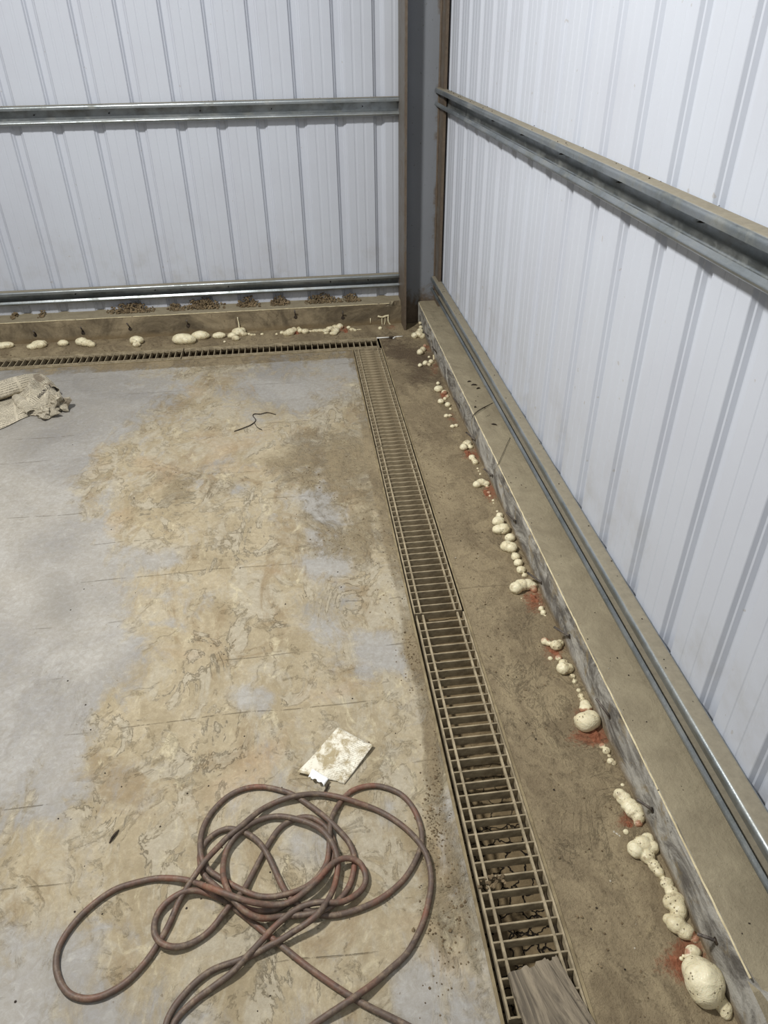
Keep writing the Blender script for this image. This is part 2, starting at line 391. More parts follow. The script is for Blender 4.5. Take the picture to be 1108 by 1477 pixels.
SOIL = [(560, 500, 60, 24, .55), (610, 540, 30, 26, .7), (590, 515, 40, 10, .5), (120, 500, 400, 12, .35), (640, 560, 10, 60, .45), (750, 850, 40, 60, .3), (880, 1120, 40, 60, .4), (930, 1200, 60, 60, .4), (780, 900, 30, 40, .3),
        (300, 487, 300, 10, .3), (870, 1060, 50, 40, .25), (700, 700, 20, 60, .25), (1000, 1400, 60, 60, .2)]
def blobs(L, px, py):
    s = 0.
    for cx, cy, rx, ry, a in L:
        d = ((px-cx)/rx)**2+((py-cy)/ry)**2
        if d < 4: s += a*math.exp(-d*1.1)
    return s
def slab_masks(x, y):
    px, py = proj(x, y, 0)
    w = .03*noise.noise(Vector((x*6, y*6, 0)))
    px += 18*noise.noise(Vector((x*5, y*5, 1)))*min(1, py/900); py += 14*noise.noise(Vector((x*5, y*5, 7)))*min(1, py/900)
    tan = .10+min(1.0, blobs(TAN, px, py))*.85+1.7*blobs(TANM, px, py)
    dirt = blobs(DIRT, px, py)
    if y > TY1-.02 or x > TX1-.02: dirt = .95; tan = .6
    elif x > TX0-.05: dirt += .25
    if y > TY0-.12: dirt += .25
    tan = max(-.6, min(.75, tan))
    # strip near kerb
    soil = blobs(SOIL, px, py); red = blobs(RED, px, py)
    red = min(red, 1.1)
    return tan, min(dirt, 1), blobs(DARK, px, py), red, min(soil, 1)

def axis(a, b, st, extra=()):
    n = max(1, round((b-a)/st)); return [a+(b-a)*i/n for i in range(n)]
xs = axis(-3.2, -2.2, .25)+axis(-2.2, TX0, .018)+axis(TX0, TX1, .04)+axis(TX1, .90, .014)+[.90]
ys = axis(-1.5, .35, .2)+axis(.35, TY0, .018)+axis(TY0, TY1, .04)+axis(TY1, 4.6, .02)+[4.6]
V, Fc, att = [], [], []
for y in ys:
    for x in xs:
        z = 0
        a = slab_masks(x, y)
        e = min(abs(x-TX0), abs(x-TX1)) if y < TY1+.01 else abs(y-TY1)
        if y > TY1 or x > TX1:                      # silted strips rise a little to the kerbs
            k = sm((x-TX1-.01)/.2) if x > TX1 else 0
            k2 = sm((y-TY1-.01)/.15) if y > TY1 else 0
            g = max(k, k2); z = g*(.004+.004*noise.noise(Vector((x*14, y*14, 0))))
            kd = max(0, 1-(KX-x)/.03) if x > TX1 else 0
            z += .008*sm(kd)*(.6+.6*noise.noise(Vector((x*20, y*9, 3))))
        V.append((x, y, z)); att.append(a)
nx = len(xs)
for j in range(len(ys)-1):
    for i in range(nx-1):
        cx, cy = (xs[i]+xs[i+1])/2, (ys[j]+ys[j+1])/2
        if (TX0 < cx < TX1 and cy < TY1) or (TY0 < cy < TY1 and cx < TX1): continue
        Fc.append((j*nx+i, j*nx+i+1, (j+1)*nx+i+1, (j+1)*nx+i))
fl = link('floor', V, Fc, 'floor', smooth=True); tag(fl, kind='structure')
for k, nme in enumerate(('tan', 'dirt', 'dark', 'red', 'soil')): setattr_f(fl, nme, [a[k] for a in att])

# ------------------------------------------------------------------ drain trench
drain = empty('drain_channel', (TX0, 2, 0))
tag(drain, 'L-shaped floor drain trench under the steel grates, silted with dried mud', 'drain')
def par(o, p):
    o.parent = p; o.matrix_parent_inverse = Matrix.Translation(p.location).inverted(); return o
D = .17
q = []
q += [[(TX0, -1.5, 0), (TX0, TY0, 0), (TX0, TY0, -D), (TX0, -1.5, -D)],
      [(TX1, -1.5, -D), (TX1, TY1, -D), (TX1, TY1, 0), (TX1, -1.5, 0)],
      [(-3.2, TY1, 0), (TX1, TY1, 0), (TX1, TY1, -D), (-3.2, TY1, -D)],
      [(-3.2, TY0, -D), (TX0, TY0, -D), (TX0, TY0, 0), (-3.2, TY0, 0)],
      [(TX0, -1.5, 0), (TX1, -1.5, 0), (TX1, -1.5, -D), (TX0, -1.5, -D)],
      [(-3.2, TY0, 0), (-3.2, TY1, 0), (-3.2, TY1, -D), (-3.2, TY0, -D)],
      [(TX0, -1.5, -D), (TX1, -1.5, -D), (TX1, TY1, -D), (TX0, TY1, -D)], [(-3.2, TY0, -D), (TX0, TY0, -D), (TX0, TY1, -D), (-3.2, TY1, -D)]]
V = [p for f in q for p in f]; Fc = [tuple(range(4*i, 4*i+4)) for i in range(len(q))]
par(link('trench_wall', V, Fc, 'trench'), drain)
def mud_z(x, y):
    if x < TX0-.001 and y > TY0: z = -.085-.03*noise.noise(Vector((x*8, y*8, 2)))
    else:
        P = [(4.2, -.010), (3.2, -.012), (2.6, -.018), (2.0, -.027), (1.6, -.040), (1.3, -.058), (1.05, -.085), (.8, -.105), (.4, -.115), (-1.6, -.12)]
        z = P[-1][1]
        for (a, za), (b, zb) in zip(P, P[1:]):
            if a >= y >= b: z = za+(zb-za)*(a-y)/(a-b); break
        if y > TY0-.0: z = -.05-.03*sm((TX1-x)/.1)
    return z+.007*noise.noise(Vector((x*40, y*40, 0)))*(1 if z < -.02 else .4)+.006*noise.noise(Vector((x*9, y*9, 4)))*(1 if z < -.03 else .3)
V, Fc, cr = [], [], []
gx = axis(TX0, TX1, .009)+[TX1]; gy = axis(-1.5, .4, .05)+axis(.4, TY1, .009)+[TY1]
for y in gy:
    for x in gx: V.append((x, y, mud_z(x, y))); cr.append(sm((1.35-y)/.4))
n = len(gx)
for j in range(len(gy)-1):
    for i in range(n-1): Fc.append((j*n+i, j*n+i+1, (j+1)*n+i+1, (j+1)*n+i))
o0 = len(V); bx = axis(-3.2, -2.1, .1)+axis(-2.1, TX0, .01)+[TX0]; by = axis(TY0, TY1, .01)+[TY1]; n2 = len(bx)
for y in by:
    for x in bx: V.append((x, y, mud_z(x-.002, y))); cr.append(.3)
for j in range(len(by)-1):
    for i in range(n2-1): Fc.append((o0+j*n2+i, o0+j*n2+i+1, o0+(j+1)*n2+i+1, o0+(j+1)*n2+i))
mud = par(link('mud_fill', V, Fc, 'mud', smooth=True), drain); setattr_f(mud, 'crack', cr)
mud['label'] = 'brown silt and cracked dry mud filling the trench'; mud['kind'] = 'stuff'
# steel edge angles either side of the trench
A = .007
par(link('edge_angle', *merge([box(TX1, TX1+A, -1.5, TY1+A, -.03, .0025), box(-3.2, TX1, TY1, TY1+A, -.03, .0025)]), 'angle'), drain)
par(link('edge_angle', *merge([box(TX0-A, TX0, -1.5, TY0-A, -.03, .0025), box(-3.2, TX0, TY0-A, TY0, -.03, .0025)]), 'angle'), drain)

# ------------------------------------------------------------------ grates
def bar_box(L, w, h):   # along x, top at z=0, slightly rounded
    b = min(w, .002)*.45
    prof = [(-w/2, -h), (w/2, -h), (w/2, -b), (w/2-b, 0), (-w/2+b, 0), (-w/2, -b)]
    V = [(x, y, z) for x in (0, L) for y, z in prof]; k = len(prof)
    Fc = [(i, (i+1) % k, k+(i+1) % k, k+i) for i in range(k)]+[tuple(range(k-1, -1, -1)), tuple(range(k, 2*k))]
    return V, Fc
W = .158
me_cross = None
def grate(name_label, origin, length, nb, ang, pitch, group, inset=(.0, .023, .1355, .158)):
    """grate with long axis along local +y, width along +x"""
    global me_cross
    r = empty('drain_grate', origin); r.rotation_euler = (0, 0, ang)
    tag(r, name_label, 'drain grate', group)
    zt = .003
    for k, xi in enumerate(inset):
        outer = k in (0, 3); w = .005 if outer else .0062; hgt = .030 if outer else .010
        v, f = bar_box(length, w, hgt)
        v = [(xi-y if k == 3 else xi+(.0025 if k == 0 else 0)+y*(1 if k else 1), x, z+zt+(.0016 if not outer else .0008)) for x, y, z in v]
        if k == 3: v = [(x-.0025, y, z) for x, y, z in v]
        f = [tuple(reversed(q)) for q in f]
        link('side_bar' if outer else 'carrier_bar', v, f, 'grate', r)
    if me_cross is None:
        v, f = bar_box(W-.006, .0042, .028)
        o = link('cross_bar', v, f, 'grate', r); me_cross = o.data
    else:
        o = bpy.data.objects.new('cross_bar', me_cross); C.objects.link(o); o.parent = r
    o.location = (.003, .003, zt)
    for i in range(1, nb):
        c = o.copy(); C.objects.link(c); c.parent = r; c.location = (.003, .003+i*pitch, zt+.0006*math.sin(i*2.3))
    return r
PR = .03468
G = 'steel drain grates set in the floor trench'
# right-hand run: local y goes toward the corner
grate('nearest drain grate of the long run, partly under the weathered board', (TX0+.009, 1.722-33*PR-.003, 0), 33*PR+.004, 33, 0, PR, G)
grate('middle drain grate of the long run beside the kerb, filled with silt', (TX0+.005, 1.731, 0), 32*PR-.004, 32, 0, PR, G)
grate('far drain grate of the long run, silted level just before the corner', (TX0+.006, 2.845, 0), 4.0-2.845, 33, 0, PR+.0003, G)
0 and grate('drain grate sliding out of the frame at the near end of the long run', (TX0+.007, -.60, 0), 1.16, 33, 0, PR, G) if False else None
# back run: long axis along -x  (rotate +90deg: local y -> -x, local x -> +y)
PB = .0352
grate('back-run drain grate nearest the corner column, dark open cells', (.437, TY0+.005, 0), 32*PB+.004, 32, PI/2, PB, G)
grate('back-run drain grate behind the crumpled newspaper, left of the other back one', (.437-32*PB-.010, TY0+.005, 0), 32*PB+.004, 32, PI/2, PB, G)

# ------------------------------------------------------------------ kerbs (concrete upstands)
def kerb_mesh(L0, L1, prof, along, stepv=.02, chip=None, amp=.0025):
    V, Fc = [], []; k = len(prof); ts = axis(L0, L1, stepv)+[L1]
    for t in ts:
        for i, (d, z) in enumerate(prof):
            nv = noise.noise(Vector((t*9, d*30, z*30)))*amp if 0 < i < k-1 else 0
            dd, zz = d, z
            if chip: dd, zz = chip(t, i, dd, zz)
            V.append((dd+nv, t, zz+nv) if along == 'y' else (t, dd+nv, zz+nv))
    for j in range(len(ts)-1):
        for i in range(k-1):
            q = (j*k+i, j*k+i+1, (j+1)*k+i+1, (j+1)*k+i); Fc.append(q if along == 'x' else tuple(reversed(q)))
    Fc.append(tuple(range(k))); Fc.append(tuple(reversed([(len(ts)-1)*k+i for i in range(k)])))
    return V, Fc
def profile(face, back, h):
    s = 1 if back > face else -1; zs = [-.04]+[h*i/8 for i in range(0, 8)]
    P = [(face, z) for z in zs]+[(face+s*.0005, h-.004), (face+s*.004, h)]
    P += [(face+(back-face)*t, h) for t in (.2, .35, .5, .65, .8)]+[(back, h), (back, -.04)]
    return P
def chipR(t, i, d, z):
    a = 0
    if z > .08:
        a = .030*math.exp(-((t-.47)/.05)**2)*(1 if t > 0 else 1)
        a += .008*max(0, noise.noise(Vector((t*22, 3, 1)))-.25)
    if z > KHR-.012 and d < KX+.02: d += a; z -= a*.8
    return d, z
kr = link('baseboard_right', *kerb_mesh(-1.5, 4.375, profile(KX, .90, KHR), 'y', .02, chipR), 'kerbR', smooth=False); tag(kr, kind='structure')
def chipB(t, i, d, z):
    a = .03*math.exp(-((t-.60)/.05)**2)+.006*max(0, noise.noise(Vector((t*18, 9, 1)))-.3)
    if z > KHB-.012 and d < KY+.02: d += a; z -= a
    return d, z
kb = link('baseboard_back', *kerb_mesh(-3.2, .617, profile(KY, 4.60, KHB), 'x', .02, chipB), 'kerbB'); tag(kb, kind='structure')
# cream bead along the top arris of each kerb
def bead(L0, L1, along, face, h, r0, skip):
    segs = []; t = L0
    while t < L1:
        e = min(L1, t+random.uniform(.12, .5))
        pts = []
        m = max(3, int((e-t)/.02))
        for i in range(m+1):
            s = t+(e-t)*i/m; j = .0012*noise.noise(Vector((s*30, 0, 5)))
            p = (face+.001+j, s, h-.001+j) if along == 'y' else (s, face+.001+j, h-.001+j)
            pts.append(p)
        rr = [r0*(.75+.5*abs(noise.noise(Vector((p[0]*40, p[1]*40, 1))))) for p in pts]
        if random.random() > skip: segs.append(tube(pts, rr, 6))
        t = e+random.choice([0, .0, .004, .012])
    return merge(segs)
tr = link('trim_1', *bead(.535, 4.34, 'y', KX, KHR, .0026, .0), 'cream'); tag(tr, kind='structure')
tr = link('trim_2', *bead(-2.4, .54, 'x', KY, KHB, .0026, .05), 'cream'); tag(tr, kind='structure')

# ------------------------------------------------------------------ wall cladding
def sheet_profile(t0, t1, first, pitch):
    """(t, d): d>0 = recessed away from the room"""
    P = [(t0, 0)]; k = math.floor((t0-first)/pitch)-1
    while True:
        a = first+k*pitch; k += 1
        if a > t1: break
        seg = [(a, 0), (a+.002, .0012), (a+.0075, .009), (a+.012, .0105), (a+.019, .0195), (a+.022, .0205), (a+.045, .0205), (a+.048, .0195), (a+.055, .0105), (a+.0595, .009), (a+.065, .0012), (a+.067, 0),
               (a+.106, 0), (a+.109, .0013), (a+.118, .0013), (a+.121, 0), (a+.158, 0), (a+.161, .0013), (a+.170, .0013), (a+.173, 0)]
        for s in seg:
            if t0 < s[0] < t1: P.append(s)
    P.append((t1, 0)); return P
def sheet(name, P, fn, z0, z1, flip):
    zs = axis(z0, z1, .2)+[z1]; V = []; Fc = []; k = len(P)
    for z in zs:
        for i, (t, d) in enumerate(P):
            w = .0012*noise.noise(Vector((t*2.2, z*1.5, 0)))
            V.append(fn(t, d+w, z))
    for j in range(len(zs)-1):
        for i in range(k-1):
            q = (j*k+i, j*k+i+1, (j+1)*k+i+1, (j+1)*k+i); Fc.append(tuple(reversed(q)) if flip else q)
    o = link(name, V, Fc, 'sheet'); tag(o, kind='structure'); return o
wb = sheet('wall_back', sheet_profile(-3.2, XW+.03, -1.245, .2155), lambda t, d, z: (t, YW+d, z), .06, 3.7, False)
wr = sheet('wall_right', sheet_profile(-1.5, YW+.03, .776, .2145), lambda t, d, z: (XW+d, t, z), .06, 3.7, True)

# ------------------------------------------------------------------ girts (lipped C channels, open to the room)
def cprof(dep, h, lip, r=.0115, seg=7):
    """points (d from wall, z) starting at top lip; top z = h"""
    def arc(cx, cz, a0, a1): return [(cx+r*math.cos(a0+(a1-a0)*i/seg), cz+r*math.sin(a0+(a1-a0)*i/seg)) for i in range(seg+1)]
    P = [(dep, h-lip)]+arc(dep-r, h-r, 0, PI/2)+arc(r, h-r, PI/2, PI)+arc(r, r, PI, 1.5*PI)+arc(dep-r, r, 1.5*PI, 2*PI)+[(dep-.0035, r+.004), (dep-.008, lip+.001)]
    th = .0022; n = len(P); inn = []
    for i, (d, z) in enumerate(P):
        a = P[max(0, i-1)]; b = P[min(n-1, i+1)]; tx, tz = b[0]-a[0], b[1]-a[1]; L = math.hypot(tx, tz) or 1
        inn.append((d-tz/L*th*-1 if False else d+(-tz/L)*-th*-1, z+(tx/L)*-th*-1))
    return P, inn
def girt(label, z0, h, a, b, axis_, dep=.052, lip=.021, screws=(), group=None, cope=None):
    P, inn = cprof(dep, h, lip)
    # make sure the offset goes to the inside of the section
    cx = dep/2; 
    def side(pt): return pt
    mid = P[len(P)//2]; mi = inn[len(inn)//2]
    if mi[0] < mid[0]: # offset went outward: mirror it
        inn = [(2*p[0]-q[0], 2*p[1]-q[1]) for p, q in zip(P, inn)]
    ring = P+inn[::-1]; k = len(ring); ts = axis(a, b, .15)+[b]
    r = empty('wall_girt', (XW, (a+b)/2, z0) if axis_ == 'y' else ((a+b)/2, YW, z0))
    tag(r, label, 'steel rail', group)
    V = []
    for t in ts:
        w = .0015*math.sin(t*1.7+z0*9)
        for d, z in ring:
            V.append((XW-d+w, t, z0+z) if axis_ == 'y' else (t, YW-d+w, z0+z))
    Fc = []
    for j in range(len(ts)-1):
        for i in range(k):
            i2 = (i+1) % k; q = (j*k+i, j*k+i2, (j+1)*k+i2, (j+1)*k+i); Fc.append(q if axis_ == 'y' else tuple(reversed(q)))
    m = k//2
    for e in (0, len(ts)-1):
        for i in range(m-1):
            q = (e*k+i, e*k+i+1, e*k+k-2-i, e*k+k-1-i); Fc.append(q)
    o = link('channel', V, Fc, 'galv', smooth=False); par(o, r)
    o.data.polygons.foreach_set('use_smooth', [True]*len(o.data.polygons))
    o.data.set_sharp_from_angle(angle=math.radians(50))
    for t in screws:
        if axis_ == 'y': v, f = tube([(XW-.002, t, z0+h*.55), (XW-.014, t, z0+h*.55), (XW-.022, t, z0+h*.55)], [.0035, .0028, .0006], 8)
        else: v, f = tube([(t, YW-.002, z0+h*.5), (t, YW-.014, z0+h*.5), (t, YW-.022, z0+h*.5)], [.0035, .0028, .0006], 8)
        par(link('screw_tip', v, f, 'screw'), r)
    return r
zt = ony(300, 146.5, YW-.05).z; zb_ = ony(300, 174.5, YW-.05).z
g1 = girt('upper galvanised rail across the back wall, left of the corner column', zb_, zt-zb_, -3.2, .615, 'x',
          screws=[ony(p, 160, YW).x for p in (48, 157, 289, 392, 523)], group='galvanised wall rails')
zt2 = ony(300, 408.5, YW-.05).z; zb2 = ony(300, 427.5, YW-.05).z
g2 = girt('lower galvanised rail across the back wall, just above the soil heaps on the kerb', zb2, zt2-zb2, -3.2, .615, 'x',
          screws=[ony(p, q, YW).x for p, q in ((110, 427), (225, 423), (330, 417), (477, 412), (531, 407))], group='galvanised wall rails')
g3 = girt('upper dusty rail along the right wall at head height of the corner', 1.192, .086, -1.5, 4.372, 'y',
          screws=[onx(p, q, XW).y for p, q in ((716, 176), (758, 200), (815, 232), (899, 273), (1017, 333))], group='galvanised wall rails')
g4 = girt('lower dusty rail along the foot of the right wall, above the kerb', .204, .086, -1.5, 4.372, 'y',
          screws=[2.3, 3.1], group='galvanised wall rails')

# ------------------------------------------------------------------ corner column (H section)
colm = empty('steel_column', (.72, 4.385, 0))
tag(colm, 'grey painted steel H-section column with rusty flanges standing in the corner', 'steel column')
def plate(x0, x1, y0, y1, z0, z1, name, mat, rustf, st=.03):
    V, Fc = [], []; zs = axis(z0, z1, .05)+[z1]
    if (x1-x0) > (y1-y0): us = axis(x0, x1, .02)+[x1]; lo, hi = y0, y1; mk = lambda u, w, z: (u, w, z)
    else: us = axis(y0, y1, .02)+[y1]; lo, hi = x0, x1; mk = lambda u, w, z: (w, u, z)
    n = len(us)
    for w in (lo, hi):
        for z in zs:
            for u in us: V.append(mk(u, w, z))
    m = len(zs)*n
    for s in (0, 1):
        for j in range(len(zs)-1):
            for i in range(n-1):
                q = (s*m+j*n+i, s*m+j*n+i+1, s*m+(j+1)*n+i+1, s*m+(j+1)*n+i); Fc.append(q if s == 0 else tuple(reversed(q)))
    for j in range(len(zs)-1):
        for i in (0, n-1):
            Fc.append((j*n+i, (j+1)*n+i, m+(j+1)*n+i, m+j*n+i))
    for j in (0, len(zs)-1):
        for i in range(n-1): Fc.append((j*n+i, m+j*n+i, m+j*n+i+1, j*n+i+1))
    o = link(name, V, Fc, mat); bm = bmesh.new(); bm.from_mesh(o.data); bmesh.ops.recalc_face_normals(bm, faces=bm.faces); bm.to_mesh(o.data); bm.free()
    setattr_f(o, 'rust', [rustf(*v) for v in V]); par(o, colm); return o
plate(.6165, .6285, 4.258, 4.512, -.01, 3.7, 'flange', 'flange', lambda x, y, z: .55+.5*sm((.5-z)/.5)+.3*sm((4.30-y)/.03))
plate(.8205, .8345, 4.258, 4.512, 0.0, 3.7, 'flange', 'flange', lambda x, y, z: .75+.3*sm((4.30-y)/.03))
plate(.6285, .8205, 4.380, 4.390, 0.0, 3.7, 'web', 'web', lambda x, y, z: max(.95*sm((.35-z)/.3), .9*sm((x-.775)/.04)*(.6+.5*noise.noise(Vector((x*9, z*5, 0)))))+.1)
# fillets where web meets flanges
v, f = tube([(.6315, 4.3785, 0), (.6315, 4.3785, 3.7)], .006, 8); w_ = par(link('weld_bead', v, f, 'flange'), colm); setattr_f(w_, 'rust', [.5]*len(v))
v, f = tube([(.8175, 4.3785, 0), (.8175, 4.3785, 3.7)], .006, 8); w_ = par(link('weld_bead', v, f, 'flange'), colm); setattr_f(w_, 'rust', [.9]*len(v))

# ------------------------------------------------------------------ foam
def foam(label, balls, reds=(), grime=.5, name='foam_blob', group='blobs of cured foam along the kerbs', sq=.82, plane=None, extra=None):
    """balls: (px, py, r_px[, r_py[, lift]]) seen on the slab; built as one melted lump"""
    B = []
    for b in balls:
        px, py, r = b[:3]; ry = b[3] if len(b) > 3 and b[3] else r; lift = b[4] if len(b) > 4 else 0
        p = onz(px, py, .02); s = depth(p)/F; R = r*s; RY = ry*s; rz = min(R, RY)*.9
        zc = rz*sq+lift
        p = onz(px, py, zc)
        lim = KX-R*.55 if p.y < KY-.1 else 9
        p.x = min(p.x, lim)
        if p.x < .60 and p.y > 4.2: p.y = min(p.y, KY-RY*.45)
        B.append((Vector((p.x, p.y, zc)), R, max(RY, rz*.9), rz))
    parts = []
    for i, (c, rx, ry, rz) in enumerate(B):
        bm = bmesh.new(); bmesh.ops.create_icosphere(bm, subdivisions=3, radius=1)
        Vv = []
        for v in bm.verts:
            k = 1+.10*noise.noise(v.co*1.7+Vector((i*3.3+c.x*20, c.y*20, 0)))+.03*noise.noise(v.co*5+c*30)
            Vv.append(Vector((c.x+v.co.x*rx*k, c.y+v.co.y*ry*k, c.z+v.co.z*rz*k)))
        parts.append((Vv, [tuple(v.index for v in f.verts) for f in bm.faces])); bm.free()
    if extra:
        for pts, rr in extra: parts.append(tube(pts, rr, 10))
    V, Fc = merge(parts)
    base = B[0][0].copy(); base.z = 0
    rmin = min(min(b[1], b[3]) for b in B); rmax = max(b[1] for b in B)
    tmp = bpy.data.meshes.new('t'); tmp.from_pydata([tuple(v-base) for v in V], [], Fc)
    to = bpy.data.objects.new('t', tmp); C.objects.link(to)
    if len(B) > 1 or extra:
        m = to.modifiers.new('r', 'REMESH'); m.mode = 'VOXEL'; m.voxel_size = max(.0011, min(rmin*.28, rmax*.09, .0032))
        m2 = to.modifiers.new('s', 'SMOOTH'); m2.factor = .5; m2.iterations = 9
    dg = bpy.context.evaluated_depsgraph_get(); me = bpy.data.meshes.new_from_object(to.evaluated_get(dg))
    bpy.data.objects.remove(to); bpy.data.meshes.remove(tmp)
    me.name = name; me.materials.clear(); me.materials.append(M['foam'])
    o = bpy.data.objects.new(name, me); C.objects.link(o); o.location = base
    RP = [(onz(a, b, .01), r*depth(onz(a, b, .01))/F) for a, b, r in reds]
    rv, gv = [], []
    for v in me.vertices:
        w = v.co+base
        if w.z < .0015: v.co.z = .0008 if w.z < .0008 else v.co.z
        s = 0
        for p, r in RP:
            d = (w-p).length/r; s = max(s, sm(1.6-d)*.9)
        rv.append(s); gv.append(grime*(1.2 if w.z < .012 else .8))
    setattr_f(o, 'red', rv); setattr_f(o, 'grime', gv)
    me.polygons.foreach_set('use_smooth', [True]*len(me.polygons))
    tag(o, label, 'foam', group); return o

# right kerb, from the corner toward the viewer
foam('garlic-shaped foam blob with a tall stem, at the foot of the column corner', [(598, 484, 5), (604, 482, 6), (610, 485, 5), (606, 478, 5, 5, .012), (607, 472, 3, 3, .03), (606, 466, 2.4, 2.4, .045)], grime=1.2)
foam('small muddy foam bean beside the kerb, first below the corner', [(606, 508, 5), (610, 504, 4.5), (613, 499, 3)], [(614, 500, 5)], .8)
foam('tiny white foam bead right below the first muddy bean', [(619, 515, 2)], name='foam_bead')
foam('dark muddy foam lump half buried in soil by the kerb', [(606, 527, 3.5), (614, 524, 4.5), (622, 522, 4), (619, 526, 3)], grime=2.2)
foam('foam cluster of pale knobs around red dust, upper part of the kerb line', [(632, 553, 3), (633, 561, 7, 5.5), (641, 566, 4.5), (645, 572, 3.5), (636, 579, 5, 4.5), (642, 575, 3), (646, 584, 4.5), (650, 590, 2.4)], [(641, 570, 8), (646, 566, 5)], .6)
foam('brownish foam button in front of faint red dust', [(644, 600, 4, 3.5), (649, 600, 3.5, 3)], [(652, 604, 6)], 2.2)
foam('small oval foam pebble below the brownish button', [(653, 615, 4, 3), (658, 614, 3.4, 2.8)], [(656, 609, 4)], .8)
foam('mushroom-like foam lump above bright red dust near a steel pin', [(669, 645, 6), (674, 640, 7, 6), (679, 645, 4)], [(678, 651, 6)], .6)
foam('small foam pair right of the bright red dust under the mushroom lump', [(681, 660, 5), (686, 667, 4.6), (684, 664, 4)], [(677, 657, 5)], .6)
foam('chain of three tiny foam beads on the dirt against the kerb', [(689, 676, 1.8), (690.5, 679.5, 1.5), (693, 684, 2)], name='foam_bead')
foam('curled foam cap sitting over red dust halfway down the kerb', [(688, 699, 6), (694, 696, 7.5, 6.5), (701, 698, 6, 5), (703, 703, 3)], [(700, 706, 8)], .5)
foam('little red stained foam nub inside the red dust below the curled cap', [(705, 711, 3), (707, 715, 2.4)], [(705, 712, 5)], .6)
foam('tiny foam crumb below the curled cap, beside the kerb', [(711.5, 722, 2.2), (712, 726, 1.6)], name='foam_bead')
foam('three smooth stacked foam balls touching the kerb face', [(717.5, 738, 2.2), (721, 744, 5.5), (719, 752, 9, 8), (727, 763, 9.5, 9), (719, 764, 9, 8)], grime=.35)
foam('double foam ball peppered with dark pits', [(736, 776, 8, 7.5), (731, 788, 9.5, 9), (738, 790, 9)], grime=.9)
foam('caterpillar of four small foam balls leading to a rod', [(741, 797, 3.5), (744, 803, 7, 6.5), (748, 812, 7, 6.5), (752, 822, 7, 6.5), (757, 830, 4.5, 4)], grime=.5)
foam('large kidney-shaped foam blob with a red stained end', [(745, 848, 10, 10), (752, 844, 10), (761, 843, 9), (768, 846, 7.5), (771, 851, 5)], [(771, 853, 9), (764, 856, 6)], .6)
foam('pair of tiny foam crumbs on red dust under the kidney-shaped blob', [(752, 864, 2), (755.5, 864.5, 1.6)], name='foam_bead')
foam('small upright foam capsule with a bead tail', [(778, 872, 1.6), (781, 878, 4.5), (784, 884, 4.5), (787, 889, 2.2)], grime=.5)
foam('two-lobed foam nugget under a slanting steel pin', [(786, 925, 6, 6), (791, 928, 5), (802, 931, 9, 8), (808, 928, 6)], [(787, 923, 8)], .6)
foam('single round foam bead left of the pitted pear foam', [(794, 950, 3.6)], grime=1, name='foam_bead')
foam('pitted pear-shaped foam trailing off in a thin tail', [(806, 949, 5), (813, 957, 7), (813, 964, 10, 9.5), (820, 964, 8), (826, 976, 4.5), (829, 983, 4), (833, 989, 2), (835, 996, 3.6), (838, 1004, 4.6), (840, 1009, 4)], [(806, 947, 6), (812, 950, 5)], 1.0)
foam('big round foam bulb with a ringed red neck', [(844, 1016, 8, 7.5), (845, 1022, 10, 8), (833, 1037, 6), (846, 1041, 18, 15), (853, 1038, 14, 14)], [(836, 1027, 6), (844, 1028, 7), (853, 1027, 6)], .3)
foam('string of two small foam pods below the orange dust patch', [(869, 1076, 5, 4.5), (875, 1083, 6, 6), (879, 1091, 3), (881, 1098, 5.5, 5), (886, 1101, 4)], [(868, 1074, 4)], .6)
foam('twisted foam cone with a bent knob pressed to a hole in the kerb', [(898, 1133, 3.6), (894, 1146, 9.5, 9), (900, 1152, 11, 10), (908, 1162, 12), (915, 1169, 14, 12), (921, 1178, 10), (921, 1187, 6.5), (932, 1175, 4), (938, 1172, 4.5, 4.5)], [(905, 1188, 10), (922, 1190, 7)], .8)
foam('round foam marble with red dust behind, near the twisted cone', [(903, 1200, 4.2)], grime=.8, name='foam_bead')
foam('long foam sausage of many bulges lying against the kerb', [(917, 1225, 12, 13), (927, 1218, 13, 13), (934, 1210, 10, 9), (940, 1222, 11), (934, 1236, 11, 10), (944, 1249, 9), (950, 1258, 8), (956, 1266, 4.5), (962, 1275, 10, 9), (969, 1287, 10, 9), (968, 1302, 12), (976, 1300, 13), (979, 1313, 13), (965, 1326, 9, 8), (976, 1333, 15, 13), (989, 1344, 13, 11), (1002, 1354, 8, 7)], [(1000, 1352, 9)], .8)
foam('reddish foam knob on the orange dust above the biggest foam egg', [(1000, 1373, 12, 10), (997, 1380, 10, 8)], [(1006, 1366, 9), (992, 1372, 8)], 1.0)
foam('thin forked foam crumb on the orange dust, left of the reddish knob', [(983, 1383, 3.4), (986, 1379, 2.6), (990, 1386, 2.6)], grime=.6, name='foam_bead')
foam('biggest foam egg with a small nose, nearest the viewer', [(1008, 1402, 24, 22), (1017, 1416, 29, 28), (1019, 1428, 24, 24), (1040, 1446, 11), (1045, 1454, 12, 11), (1047, 1462, 9)], [], .35)
